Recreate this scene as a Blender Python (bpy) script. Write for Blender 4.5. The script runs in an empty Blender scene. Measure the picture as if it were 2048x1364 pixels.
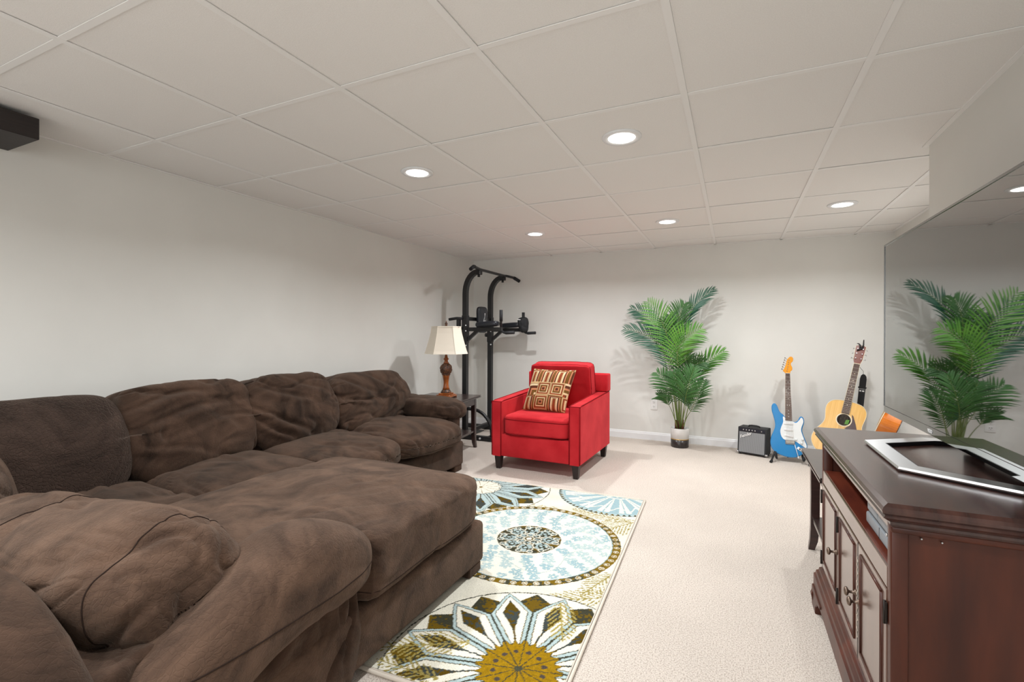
import bpy, bmesh, math, random
import numpy as np
from mathutils import Vector, Matrix, Euler, noise
random.seed(7)
PI = math.pi
sc = bpy.context.scene
C = sc.collection

# ------------------------------------------------------------------ camera
cam_d = bpy.data.cameras.new('camera'); cam = bpy.data.objects.new('camera', cam_d); C.objects.link(cam)
cam.location = (0, 0, 1.145)
cam.rotation_euler = (Matrix.Rotation(0.4362, 4, 'Z') @ Matrix.Rotation(PI/2, 4, 'X') @ Matrix.Rotation(0.0034, 4, 'Z')).to_euler()
cam_d.sensor_width = 36; cam_d.lens = 952.4/2048*36; cam_d.shift_y = -11.8/2048; cam_d.clip_start = 0.02
sc.camera = cam
# ------------------------------------------------------------------ world, exposure
w = bpy.data.worlds.new('world'); sc.world = w; w.use_nodes = True
w.node_tree.nodes['Background'].inputs[0].default_value = (0.6, 0.62, 0.65, 1)
w.node_tree.nodes['Background'].inputs[1].default_value = 0.05
sc.view_settings.view_transform = 'Standard'; sc.view_settings.look = 'None'
sc.view_settings.gamma = 1; sc.view_settings.use_curve_mapping = False
sc.view_settings.exposure = 0.12
LIGHT_W = 14.6
LIGHTS = [(-1.694, 2.305), (-0.494, 2.305), (-0.509, 4.165), (-1.703, 4.165), (0.709, 4.14), (-1.694, 0.45), (-0.494, 0.45), (-1.694, -1.4), (-0.494, -1.4)]
CEIL = 2.099
def area(name, loc, rot, size, power, col, shape='DISK', sy=None):
    l = bpy.data.lights.new(name, 'AREA'); l.shape = shape; l.size = size
    if sy: l.size_y = sy
    l.energy = power; l.color = col
    if shape == 'DISK': l.spread = math.radians(153)
    o = bpy.data.objects.new(name, l); C.objects.link(o); o.location = loc; o.rotation_euler = rot
    return o
for i, (x, y) in enumerate(LIGHTS):
    area('downlight_lamp', (x, y, CEIL-0.012), (0, 0, 0), 0.085, LIGHT_W*(0.9 if y < 1 else 1), (0.965, 0.985, 1.0))
# added fill light, unseen behind the camera, to brighten ceiling and room
area('rear_fill_light', (-1.1, -2.5, 1.25), (PI/2, 0, 0), 2.6, 34, (0.93, 0.965, 1.0), 'RECTANGLE', 1.6)

# ------------------------------------------------------------------ materials
def newmat(name):
    m = bpy.data.materials.new(name); m.use_nodes = True
    nt = m.node_tree
    return m, nt, nt.nodes['Principled BSDF']
def lin(c):
    return tuple(((v/255)/12.92 if v/255 <= 0.04045 else ((v/255+0.055)/1.055)**2.4) for v in c)
def mat(name, c, rough=0.5, metal=0.0, c2=None, nscale=8, stretch=(1, 1, 1), bump=0, bscale=60, spec=0.5, coat=0, sheen=0, ior=None, emit=None, detail=4, bstretch=None, bdist=0.01, ramp=(0.35, 0.65), coords='Object'):
    m, nt, p = newmat(name)
    c = lin(c)
    p.inputs['Base Color'].default_value = (*c, 1); p.inputs['Roughness'].default_value = rough
    p.inputs['Metallic'].default_value = metal; p.inputs['Specular IOR Level'].default_value = spec
    if coat: p.inputs['Coat Weight'].default_value = coat; p.inputs['Coat Roughness'].default_value = 0.15
    if sheen:
        p.inputs['Sheen Weight'].default_value = sheen; p.inputs['Sheen Roughness'].default_value = 0.45
        p.inputs['Sheen Tint'].default_value = (*[min(1, v*2.5+0.15) for v in c], 1)
    if ior: p.inputs['IOR'].default_value = ior
    if emit:
        p.inputs['Emission Color'].default_value = (*lin(emit[0]), 1); p.inputs['Emission Strength'].default_value = emit[1]
    N, L = nt.nodes, nt.links
    tc = N.new('ShaderNodeTexCoord')
    if c2:
        mp = N.new('ShaderNodeMapping'); mp.inputs['Scale'].default_value = stretch
        no = N.new('ShaderNodeTexNoise'); no.inputs['Scale'].default_value = nscale; no.inputs['Detail'].default_value = detail
        cr = N.new('ShaderNodeValToRGB'); cr.color_ramp.elements[0].color = (*c, 1); cr.color_ramp.elements[1].color = (*lin(c2), 1)
        cr.color_ramp.elements[0].position = ramp[0]; cr.color_ramp.elements[1].position = ramp[1]
        L.new(tc.outputs[coords], mp.inputs[0]); L.new(mp.outputs[0], no.inputs['Vector']); L.new(no.outputs[0], cr.inputs[0]); L.new(cr.outputs[0], p.inputs['Base Color'])
    if bump:
        mp2 = N.new('ShaderNodeMapping'); mp2.inputs['Scale'].default_value = bstretch or (1, 1, 1)
        n2 = N.new('ShaderNodeTexNoise'); n2.inputs['Scale'].default_value = bscale; n2.inputs['Detail'].default_value = 6
        b = N.new('ShaderNodeBump'); b.inputs['Strength'].default_value = bump; b.inputs['Distance'].default_value = bdist
        L.new(tc.outputs[coords], mp2.inputs[0]); L.new(mp2.outputs[0], n2.inputs['Vector']); L.new(n2.outputs[0], b.inputs['Height']); L.new(b.outputs[0], p.inputs['Normal'])
    return m
def attr_mat(name, rough=0.9, bump=0.3, bscale=300, sheen=0, bdist=0.003):
    m, nt, p = newmat(name); N, L = nt.nodes, nt.links
    a = N.new('ShaderNodeAttribute'); a.attribute_name = 'Col'
    p.inputs['Roughness'].default_value = rough; p.inputs['Specular IOR Level'].default_value = 0.1
    tc = N.new('ShaderNodeTexCoord'); no = N.new('ShaderNodeTexNoise'); no.inputs['Scale'].default_value = bscale; no.inputs['Detail'].default_value = 3
    mx = N.new('ShaderNodeMix'); mx.data_type = 'RGBA'; mx.blend_type = 'MULTIPLY'; mx.inputs[0].default_value = 0.55
    mr = N.new('ShaderNodeMapRange'); mr.inputs[1].default_value = 0.3; mr.inputs[2].default_value = 0.7; mr.inputs[3].default_value = 0.55; mr.inputs[4].default_value = 1.25
    L.new(tc.outputs['Object'], no.inputs['Vector']); L.new(no.outputs[0], mr.inputs[0])
    L.new(a.outputs['Color'], mx.inputs[6]); L.new(mr.outputs[0], mx.inputs[7]); L.new(mx.outputs[2], p.inputs['Base Color'])
    b = N.new('ShaderNodeBump'); b.inputs['Strength'].default_value = bump; b.inputs['Distance'].default_value = bdist
    L.new(no.outputs[0], b.inputs['Height']); L.new(b.outputs[0], p.inputs['Normal'])
    return m

M = {}
M['wall'] = mat('wall_paint', (222, 221, 216), 0.85, c2=(225, 224, 219), nscale=3, bump=0.08, bscale=350, bdist=0.002, spec=0.2)
M['tile'] = mat('ceiling_tile_white', (240, 238, 235), 0.95, c2=(234, 232, 229), nscale=260, bump=0.25, bscale=420, bdist=0.002, spec=0.1)
M['grid'] = mat('ceiling_grid_white', (240, 239, 237), 0.55, spec=0.3)
M['trim'] = mat('trim_white', (232, 233, 234), 0.4)
M['plastic_w'] = mat('outlet_white', (232, 232, 230), 0.4)
M['slot'] = mat('slot_dark', (40, 38, 36), 0.8)
M['black_metal'] = mat('black_powder_coat', (22, 22, 24), 0.38, spec=0.5, bump=0.1, bscale=700, bdist=0.0005)
M['black_pl'] = mat('black_plastic', (20, 20, 22), 0.5)
M['black_foam'] = mat('black_foam', (27, 28, 31), 0.75)
M['black_vinyl'] = mat('black_vinyl', (26, 29, 36), 0.33, bump=0.2, bscale=300, bdist=0.001)
M['white_paint'] = mat('white_print', (230, 230, 230), 0.6)
M['steel'] = mat('bright_steel', (190, 190, 190), 0.25, metal=1)
M['red'] = mat('red_microfibre', (172, 28, 36), 0.9, c2=(194, 44, 50), nscale=5, sheen=0.35, bump=0.25, bscale=500, bdist=0.001, spec=0.15)
M['red_pipe'] = mat('red_piping', (130, 14, 22), 0.85, spec=0.15)
M['dark_leg'] = mat('espresso_leg', (34, 25, 23), 0.45)
M['espresso'] = mat('espresso_wood', (46, 30, 28), 0.32, c2=(60, 38, 34), nscale=6, stretch=(1, 12, 12), spec=0.5, coat=0.25)
M['espresso_top'] = mat('espresso_wood_top', (50, 38, 36), 0.25, c2=(60, 46, 43), nscale=5, stretch=(2, 14, 14), coat=0.3)
M['cherry'] = mat('cherry_stain_wood', (54, 25, 17), 0.4, c2=(86, 41, 25), nscale=4, stretch=(4, 4, 0.6), coat=0.1, ramp=(0.3, 0.75), spec=0.3)
M['cherry_front'] = mat('cherry_front_sheen', (78, 50, 38), 0.33, c2=(92, 60, 45), nscale=4, stretch=(4, 4, 0.6), coat=0.9, ramp=(0.3, 0.75), ior=1.6)  # same cherry wood, base colour lightened to carry the grazing sheen on the fronts
M['cherry_shelf'] = mat('cherry_shelf', (78, 30, 20), 0.34, c2=(104, 46, 28), nscale=5, stretch=(5, 0.8, 5), coat=0.3)
M['worn'] = mat('cherry_top_worn', (52, 31, 27), 0.24, c2=(78, 48, 40), nscale=9, stretch=(4, 1.2, 1), coat=0.35, ramp=(0.35, 0.75), bump=0.15, bscale=60, bstretch=(6, 1, 1), bdist=0.0006, detail=8)
M['floating_shelf'] = mat('black_brown_shelf', (28, 21, 20), 0.5, c2=(38, 30, 28), nscale=8, stretch=(4, 1, 20))
M['shade'] = mat('ivory_shade_cloth', (232, 222, 206), 0.85, bump=0.05, bscale=600, bdist=0.0005)
M['shade_seam'] = mat('shade_trim_cloth', (236, 227, 211), 0.8)
M['lamp_orange'] = mat('amber_lamp_wood', (166, 88, 30), 0.3, c2=(122, 62, 22), nscale=14, stretch=(3, 3, 0.8), coat=0.4)
M['lamp_dark'] = mat('carved_bronze', (58, 36, 26), 0.4, c2=(118, 74, 44), nscale=70, bump=0.9, bscale=80, bdist=0.006, ramp=(0.45, 0.6))
M['pot_white'] = mat('white_ceramic', (230, 230, 228), 0.3)
M['pot_black'] = mat('black_ceramic', (44, 38, 36), 0.3)
M['pot_gold'] = mat('gold_band', (196, 160, 96), 0.35, metal=0.6)
M['soil'] = mat('dark_soil', (60, 44, 32), 0.95, bump=0.6, bscale=90)
M['leaf_bright'] = mat('palm_leaf_bright', (86, 138, 40), 0.5, c2=(62, 116, 34), nscale=9)
M['leaf_mid'] = mat('palm_leaf_mid', (54, 102, 40), 0.5, c2=(44, 86, 38), nscale=9)
M['leaf_dark'] = mat('palm_leaf_dark', (34, 82, 62), 0.45, c2=(44, 96, 70), nscale=9)
M['stem'] = mat('palm_stem', (124, 140, 70), 0.5, c2=(98, 120, 58), nscale=20)
M['stem_brown'] = mat('palm_trunk_brown', (104, 62, 44), 0.7)
M['amp_black'] = mat('black_tolex', (40, 41, 43), 0.7, bump=0.4, bscale=500, bdist=0.001)
M['amp_panel'] = mat('amp_control_panel', (28, 32, 44), 0.35)
M['blue'] = mat('lake_placid_blue', (48, 132, 192), 0.14, coat=1.0)
M['blue_side'] = mat('blue_lacquer_edge', (34, 88, 140), 0.2, coat=1)
M['pickguard'] = mat('white_pickguard', (226, 230, 230), 0.25)
M['rosewood'] = mat('rosewood_board', (88, 62, 54), 0.5, c2=(70, 48, 42), nscale=20)
M['maple'] = mat('amber_maple', (228, 152, 40), 0.25, coat=0.6)
M['spruce'] = mat('spruce_top', (232, 186, 104), 0.3, c2=(222, 172, 88), nscale=9, stretch=(14, 1, 0.6), coat=0.6)
M['dark_side'] = mat('dark_rosewood_side', (62, 42, 40), 0.25, coat=0.6)
M['orange_side'] = mat('honey_maple_side', (214, 122, 34), 0.25, c2=(190, 98, 24), nscale=10, coat=0.6)
M['head_brown'] = mat('rosewood_headstock', (112, 54, 40), 0.25, coat=0.6)
M['binding'] = mat('cream_binding', (232, 220, 192), 0.35)
M['tort'] = mat('dark_tortoise_pickguard', (62, 36, 36), 0.2, coat=0.5)
M['hole'] = mat('sound_hole_dark', (30, 20, 16), 0.9)
M['green_lbl'] = mat('green_label', (92, 150, 60), 0.7)
M['string'] = mat('string_metal', (205, 200, 190), 0.35, metal=0.8)
M['silver'] = mat('brushed_silver', (236, 238, 240), 0.34, metal=1.0, bump=0.05, bscale=60, bstretch=(1, 40, 1), bdist=0.001)
M['pewter'] = mat('antique_pewter', (120, 104, 92), 0.4, metal=0.9)
M['hinge'] = mat('dark_bronze_hinge', (36, 28, 24), 0.45, metal=0.4)
M['device'] = mat('grey_device_plastic', (128, 134, 140), 0.42)
M['device_dark'] = mat('device_dark', (34, 36, 40), 0.4)
M['sticker'] = mat('green_sticker', (120, 160, 118), 0.6, c2=(58, 98, 66), nscale=60, ramp=(0.45, 0.55))
M['rug_edge'] = mat('rug_binding', (214, 204, 190), 0.9, bump=0.3, bscale=400, bdist=0.001)
# tv glass: dark gloss panel, strongly mirror-like at this flat viewing angle
m, nt, p = newmat('tv_glass'); p.inputs['Base Color'].default_value = (0.36, 0.37, 0.37, 1); p.inputs['Metallic'].default_value = 1.0; p.inputs['Roughness'].default_value = 0.02
p.inputs['Specular IOR Level'].default_value = 0.5; M['tv'] = m
M['tv_frame'] = mat('tv_bezel', (28, 28, 30), 0.2, coat=1, ior=1.8)
# carpet
m, nt, p = newmat('carpet_beige'); N, L = nt.nodes, nt.links
tc = N.new('ShaderNodeTexCoord'); n1 = N.new('ShaderNodeTexNoise'); n1.inputs['Scale'].default_value = 190; n1.inputs['Detail'].default_value = 5
n2 = N.new('ShaderNodeTexNoise'); n2.inputs['Scale'].default_value = 1.6; n2.inputs['Detail'].default_value = 3
cr = N.new('ShaderNodeValToRGB'); cr.color_ramp.elements[0].position = 0.36; cr.color_ramp.elements[1].position = 0.56
cr.color_ramp.elements[0].color = (*lin((176, 164, 153)), 1); cr.color_ramp.elements[1].color = (*lin((214, 204, 194)), 1)
mx = N.new('ShaderNodeMix'); mx.data_type = 'RGBA'; mx.blend_type = 'MULTIPLY'; mx.inputs[0].default_value = 1
mr = N.new('ShaderNodeMapRange'); mr.inputs[1].default_value = 0.3; mr.inputs[2].default_value = 0.7; mr.inputs[3].default_value = 0.93; mr.inputs[4].default_value = 1.05
bp = N.new('ShaderNodeBump'); bp.inputs['Strength'].default_value = 0.7; bp.inputs['Distance'].default_value = 0.006
L.new(tc.outputs['Object'], n1.inputs['Vector']); L.new(tc.outputs['Object'], n2.inputs['Vector']); L.new(n1.outputs[0], cr.inputs[0]); L.new(n2.outputs[0], mr.inputs[0])
L.new(cr.outputs[0], mx.inputs[6]); L.new(mr.outputs[0], mx.inputs[7]); L.new(mx.outputs[2], p.inputs['Base Color']); L.new(n1.outputs[0], bp.inputs['Height']); L.new(bp.outputs[0], p.inputs['Normal'])
p.inputs['Roughness'].default_value = 1; p.inputs['Specular IOR Level'].default_value = 0.05
M['carpet'] = m
# sofa fabric
def sofa_mat(name, c, c2, crackle):
    m, nt, p = newmat(name); N, L = nt.nodes, nt.links
    tc = N.new('ShaderNodeTexCoord')
    a = N.new('ShaderNodeTexNoise'); a.inputs['Scale'].default_value = 4.2; a.inputs['Detail'].default_value = 8; a.inputs['Roughness'].default_value = 0.66; a.inputs['Distortion'].default_value = 1.2
    cr = N.new('ShaderNodeValToRGB'); cr.color_ramp.elements[0].position = 0.34; cr.color_ramp.elements[1].position = 0.68
    cr.color_ramp.elements[0].color = (*lin(c), 1); cr.color_ramp.elements[1].color = (*lin(c2), 1)
    f = N.new('ShaderNodeTexNoise'); f.inputs['Scale'].default_value = 900; f.inputs['Detail'].default_value = 2
    v = N.new('ShaderNodeTexVoronoi'); v.feature = 'DISTANCE_TO_EDGE'; v.inputs['Scale'].default_value = 70
    dn = N.new('ShaderNodeTexNoise'); dn.inputs['Scale'].default_value = 25; dn.inputs['Detail'].default_value = 3
    va = N.new('ShaderNodeVectorMath'); va.operation = 'MULTIPLY_ADD'; va.inputs[1].default_value = (0.03, 0.03, 0.03)
    mr = N.new('ShaderNodeMapRange'); mr.inputs[1].default_value = 0; mr.inputs[2].default_value = 0.12
    ad = N.new('ShaderNodeMath'); ad.operation = 'MULTIPLY_ADD'; ad.inputs[1].default_value = crackle
    b = N.new('ShaderNodeBump'); b.inputs['Strength'].default_value = 0.6; b.inputs['Distance'].default_value = 0.003
    L.new(tc.outputs['Object'], a.inputs['Vector']); L.new(a.outputs[0], cr.inputs[0]); L.new(cr.outputs[0], p.inputs['Base Color'])
    L.new(tc.outputs['Object'], f.inputs['Vector']); L.new(tc.outputs['Object'], dn.inputs['Vector'])
    L.new(dn.outputs['Color'], va.inputs[0]); L.new(tc.outputs['Object'], va.inputs[2]); L.new(va.outputs[0], v.inputs['Vector'])
    L.new(v.outputs['Distance'], mr.inputs[0]); L.new(mr.outputs[0], ad.inputs[0]); L.new(f.outputs[0], ad.inputs[2]); L.new(ad.outputs[0], b.inputs['Height']); L.new(b.outputs[0], p.inputs['Normal'])
    p.inputs['Roughness'].default_value = 0.9; p.inputs['Specular IOR Level'].default_value = 0.12
    p.inputs['Sheen Weight'].default_value = 0.28; p.inputs['Sheen Roughness'].default_value = 0.4; p.inputs['Sheen Tint'].default_value = (0.55, 0.44, 0.36, 1)
    return m
M['sofa'] = sofa_mat('brown_microfibre', (36, 26, 20), (82, 62, 50), 0.5)
M['sofa_crackle'] = sofa_mat('brown_microfibre_creased', (40, 31, 27), (68, 54, 47), 2.2)
M['sofa_light'] = sofa_mat('brown_microfibre_pale', (48, 35, 28), (100, 78, 64), 0.7)  # paler brown variant for the chaise, near arm and near cushions
M['sofa_seam'] = mat('sofa_seam_thread', (44, 33, 28), 0.9, spec=0.1)
M['rug'] = attr_mat('printed_rug', 0.95, 0.5, 260)
M['pillow'] = attr_mat('woven_pillow', 0.7, 0.25, 300)
M['grille'] = None

# ------------------------------------------------------------------ mesh helpers
class MB:
    def __init__(s): s.v = []; s.f = []; s.sm = []
    def add(s, vs, fs, smooth=False):
        n = len(s.v); s.v += [tuple(v) for v in vs]; s.f += [tuple(i+n for i in f) for f in fs]; s.sm += [smooth]*len(fs); return s
    def box(s, x0, x1, y0, y1, z0, z1, T=None):
        vs = [(x, y, z) for x in (x0, x1) for y in (y0, y1) for z in (z0, z1)]
        if T is not None: vs = [T @ Vector(v) for v in vs]
        return s.add(vs, [(0, 1, 3, 2), (4, 6, 7, 5), (0, 4, 5, 1), (2, 3, 7, 6), (0, 2, 6, 4), (1, 5, 7, 3)])
    def bbox(s, x0, x1, y0, y1, z0, z1, b=0.01, seg=2, T=None):
        bm = bmesh.new(); bmesh.ops.create_cube(bm, size=1)
        for v in bm.verts: v.co = Vector(((x0+x1)/2+v.co.x*(x1-x0), (y0+y1)/2+v.co.y*(y1-y0), (z0+z1)/2+v.co.z*(z1-z0)))
        bmesh.ops.bevel(bm, geom=bm.edges[:], offset=b, segments=seg, affect='EDGES', profile=0.5)
        bm.verts.index_update()
        s.add([(T @ v.co if T is not None else v.co) for v in bm.verts], [[v.index for v in f.verts] for f in bm.faces], seg > 1); bm.free(); return s
    def loft(s, rings, cap=True, smooth=False, closed=True):
        k = len(rings[0]); vs = [v for r in rings for v in r]; fs = []
        for i in range(len(rings)-1):
            for j in range(k if closed else k-1):
                a = i*k+j; b = i*k+(j+1) % k
                fs.append((a, b, b+k, a+k))
        s.add(vs, fs, smooth)
        if cap:
            n = len(s.v)-len(vs)
            s.f.append(tuple(n+j for j in reversed(range(k)))); s.sm.append(False)
            s.f.append(tuple(n+(len(rings)-1)*k+j for j in range(k))); s.sm.append(False)
        return s
    def tube(s, pts, r, n=8, smooth=True, square=False):
        pts = [Vector(p) for p in pts]; rings = []
        rr = r if isinstance(r, (list, tuple)) else [r]*len(pts)
        up = None
        for i, p in enumerate(pts):
            a = pts[max(0, i-1)]; b = pts[min(len(pts)-1, i+1)]; d = (b-a).normalized()
            if up is None:
                up = Vector((0, 0, 1)) if abs(d.z) < 0.9 else Vector((0, 1, 0))
            x = d.cross(up).normalized(); up = x.cross(d).normalized()
            off = PI/n if square else 0
            sc_ = rr[i]*(1/math.cos(PI/n) if square else 1)
            rings.append([p+x*math.cos(off+2*PI*j/n)*sc_+up*math.sin(off+2*PI*j/n)*sc_ for j in range(n)])
        return s.loft(rings, True, smooth and not square)
    def cyl(s, p0, p1, r, n=16, smooth=True): return s.tube([p0, p1], r, n, smooth)
    def lathe(s, prof, cx=0, cy=0, n=24, smooth=True):
        rings = [[(cx+r*math.cos(2*PI*j/n), cy+r*math.sin(2*PI*j/n), z) for j in range(n)] for r, z in prof]
        return s.loft(rings, True, smooth)
    def prism(s, poly, y0, y1, T=None, bev=0):
        # poly in (x,z); extruded along y
        k = len(poly)
        def inset(p, b):
            c = [sum(q[0] for q in p)/k, sum(q[1] for q in p)/k]; out = []
            for i in range(k):
                a = Vector(p[i-1]); q = Vector(p[i]); c_ = Vector(p[(i+1) % k])
                n1 = Vector((-(q-a).y, (q-a).x)).normalized(); n2 = Vector((-(c_-q).y, (c_-q).x)).normalized()
                nn = (n1+n2)
                nn = nn.normalized() if nn.length > 1e-6 else n1
                out.append((q.x+nn.x*b, q.y+nn.y*b))
            return out
        ar = sum(poly[i-1][0]*poly[i][1]-poly[i][0]*poly[i-1][1] for i in range(k))
        if ar < 0: poly = poly[::-1]
        sg = 1 if y1 > y0 else -1
        if bev: rr = [(inset(poly, bev), y0), (poly, y0+sg*bev), (poly, y1-sg*bev), (inset(poly, bev), y1)]
        else: rr = [(poly, y0), (poly, y1)]
        rings = [[Vector((x, y, z)) for x, z in p] for p, y in rr]
        if T is not None: rings = [[T @ v for v in r] for r in rings]
        return s.loft(rings, True, False)
def wmat(o):
    return Matrix.LocRotScale(o.location, o.rotation_euler, None)
def link(name, me, m, parent=None, world=False):
    o = bpy.data.objects.new(name, me); C.objects.link(o)
    if m is not None: me.materials.append(m)
    if parent is not None:
        o.parent = parent
        if world:
            r = parent
            while r.parent: r = r.parent
            me.transform(wmat(r).inverted())
    return o
def obj(name, mb, m, parent=None, world=False, fixn=True, autosmooth=False):
    me = bpy.data.meshes.new(name); me.from_pydata(mb.v, [], mb.f); me.update()
    me.polygons.foreach_set('use_smooth', mb.sm)
    if fixn:
        bm = bmesh.new(); bm.from_mesh(me); bmesh.ops.recalc_face_normals(bm, faces=bm.faces[:]); bm.to_mesh(me); bm.free()
    return link(name, me, m, parent, world)
def thing(name, label, cat, loc=(0, 0, 0), rot=(0, 0, 0), group=None):
    o = bpy.data.objects.new(name, None); C.objects.link(o); o.empty_display_size = 0.1
    o.location = loc; o.rotation_euler = rot; o['label'] = label; o['category'] = cat
    if group: o['group'] = group
    return o
def tag(o, label, cat, group=None):
    o['label'] = label; o['category'] = cat
    if group: o['group'] = group
    return o
def struct(name, mb, m, label=None):
    o = obj(name, mb, m); o['kind'] = 'structure'
    if label: o['label'] = label
    return o
# soft cushion: superellipsoid box with puff, sag and wrinkles
def cushion_mesh(sx, sy, sz, n=40, e=6, T=Matrix(), puff=0.12, wr=0.006, wscale=(5, 5, 5), seed=0, big=0.012, bend=None, fine=0.0, folds=()):
    lin_ = np.linspace(-1, 1, n+1); idx = {}; vs = []; fs = []
    # warp grid for even edges
    g = np.sin(lin_*PI/2*0.92)/math.sin(PI/2*0.92)
    def vid(p):
        k = (round(p[0], 5), round(p[1], 5), round(p[2], 5))
        if k not in idx: idx[k] = len(vs); vs.append(k)
        return idx[k]
    for ax in range(3):
        for sg in (-1, 1):
            ids = []
            for i in range(n+1):
                row = []
                for j in range(n+1):
                    p = [0, 0, 0]; p[ax] = sg; p[(ax+1) % 3] = g[i]; p[(ax+2) % 3] = g[j]; row.append(vid(p))
                ids.append(row)
            for i in range(n):
                for j in range(n):
                    q = (ids[i][j], ids[i+1][j], ids[i+1][j+1], ids[i][j+1]); fs.append(q if sg > 0 else q[::-1])
    P = np.array(vs)
    d = (np.abs(P)**e).sum(1)**(1/e); Q = P/d[:, None]
    nr = np.sign(Q)*np.abs(Q)**(e-1); nr /= np.array([sx, sy, sz]); nr /= np.linalg.norm(nr, axis=1)[:, None]
    pu = 1-puff*(Q[:, 0]**2+Q[:, 1]**2)*0.5+puff*0.0
    R = Q*np.array([sx/2, sy/2, sz/2])
    R[:, 2] *= pu*(1+0.0)
    for (fx0, fy0, fx1, fy1, dp, wd_) in folds:
        ux, uy = fx1-fx0, fy1-fy0; ll = ux*ux+uy*uy
        t = np.clip(((Q[:, 0]-fx0)*ux+(Q[:, 1]-fy0)*uy)/ll, 0, 1)
        px2 = fx0+t*ux; py2 = fy0+t*uy+0.06*np.sin(t*5+seed)
        dd_ = np.hypot(Q[:, 0]-px2, Q[:, 1]-py2); side_ = (Q[:, 0]-px2)*uy-(Q[:, 1]-py2)*ux
        R[:, 2] -= (Q[:, 2] > 0)*dp*np.exp(-(dd_/wd_)**2)*(0.4+0.6*np.sin(PI*np.clip(t, 0.05, 0.95)))
        R[:, 2] += (Q[:, 2] > 0)*dp*0.7*np.exp(-((dd_-2.2*wd_)/(1.6*wd_))**2)*(side_ > 0)*np.sin(PI*t)
    if bend: R = bend(R, Q)
    out = []
    ws = Vector(wscale)
    for k in range(len(R)):
        p = Vector(R[k]); sp = Vector((p.x*ws.x+seed*3.1, p.y*ws.y+seed*1.7, p.z*ws.z+seed))
        a = noise.noise(Vector((p.x*2.5+seed, p.y*2.5, p.z*2.5)))*big
        wv = noise.noise(sp*0.8+Vector((2, 5, 1)))
        f_ = 0
        if wr:
            w3 = noise.noise_vector(p*3.0+Vector((seed, 0, 3)))*0.9
            n1_ = noise.noise(sp+w3); n2_ = noise.noise(sp*1.9+w3*1.3+Vector((7, 1, 4)))
            msk = min(1, max(0, noise.noise(p*4.0+Vector((seed*2, 9, 1)))*1.6+0.55))
            c1 = max(0, 1-abs(n1_)*5.0); c2_ = max(0, 1-abs(n2_)*5.5)
            f_ = -(c1*c1*(3-2*c1))*wr*1.25*msk-(c2_*c2_)*wr*0.55*msk+n1_*wr*0.9
        if fine: f_ += noise.noise(sp*6)*fine
        q = p+Vector(nr[k])*(a+f_)
        out.append(T @ q)
    me = bpy.data.meshes.new('cushion'); me.from_pydata([tuple(v) for v in out], [], fs); me.update()
    me.polygons.foreach_set('use_smooth', [True]*len(fs))
    return me
def TR(loc, rx=0, ry=0, rz=0):
    return Matrix.Translation(loc) @ Euler((math.radians(rx), math.radians(ry), math.radians(rz))).to_matrix().to_4x4()
def text_mesh(txt, size, depth=0.0006, shear=0.0, bold=0.0):
    cu = bpy.data.curves.new('lettering', 'FONT'); cu.body = txt; cu.size = size; cu.extrude = depth; cu.shear = shear; cu.offset = bold; cu.align_x = 'CENTER'; cu.resolution_u = 2
    o = bpy.data.objects.new('tmp', cu); C.objects.link(o); dg = bpy.context.evaluated_depsgraph_get()
    me = bpy.data.meshes.new_from_object(o.evaluated_get(dg)); bpy.data.objects.remove(o); me.materials.clear(); return me

# ------------------------------------------------------------------ room shell
XL, XR, XR2, YB, YN, YJ = -3.06, 0.88, 1.32, 5.385, -2.6, 3.03
struct('floor', MB().box(XL-0.1, XR2+0.2, YN-0.1, YB+0.1, -0.05, 0), M['carpet'])
struct('wall_left', MB().box(XL-0.1, XL, YN-0.1, YB+0.1, 0, 2.3), M['wall'])
struct('wall_back', MB().box(XL, XR2+0.2, YB, YB+0.1, 0, 2.3), M['wall'])
struct('wall_right', MB().box(XR, XR2+0.25, YN, YJ, 0, 2.3), M['wall'])
struct('wall_far_right', MB().box(XR2, XR2+0.1, YJ, YB, 0, 2.3), M['wall'])
struct('wall_near', MB().box(XL, XR, YN-0.1, YN, 0, 2.3), M['wall'])
ceil = struct('ceiling', MB().box(XL-0.1, XR2+0.3, YN-0.1, YB+0.1, 2.2, 2.3), M['tile'])
gx = [-2.5914+0.6025*k for k in range(7)]
gy = [0.78096+0.6096*k for k in range(-5, 8)]
xs = [XL]+gx+[XR2]; ys = [YN]+gy+[YB]
tile_me = {}
random.seed(3)
for i in range(len(xs)-1):
    for j in range(len(ys)-1):
        x0, x1, y0, y1 = xs[i], xs[i+1], ys[j], ys[j+1]
        if x0 >= XR and y1 <= YJ: continue
        if x1 > XR and y1 <= YJ+0.05: x1 = XR
        if x1-x0 < 0.03: continue
        wx, wy = round(x1-x0-0.005, 4), round(y1-y0-0.005, 4)
        k = (wx, wy)
        if k not in tile_me:
            mb = MB().box(-wx/2, wx/2, -wy/2, wy/2, 0, 0.015)
            me = bpy.data.meshes.new('ceiling_tile'); me.from_pydata(mb.v, [], mb.f); me.materials.append(M['tile']); tile_me[k] = me
            bm = bmesh.new(); bm.from_mesh(me); bmesh.ops.recalc_face_normals(bm, faces=bm.faces[:]); bm.to_mesh(me); bm.free()
        o = bpy.data.objects.new('ceiling_tile', tile_me[k]); C.objects.link(o); o.parent = ceil
        o.location = ((x0+x1)/2, (y0+y1)/2, CEIL+0.003+random.uniform(0, 0.0015))
for x in gx:
    yn = YN if x < XR else YJ
    obj('main_runner', MB().box(x-0.012, x+0.012, yn, YB, CEIL-0.001, CEIL+0.002).box(x-0.001, x+0.001, yn, YB, CEIL+0.001, CEIL+0.04), M['grid'], ceil)
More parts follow.
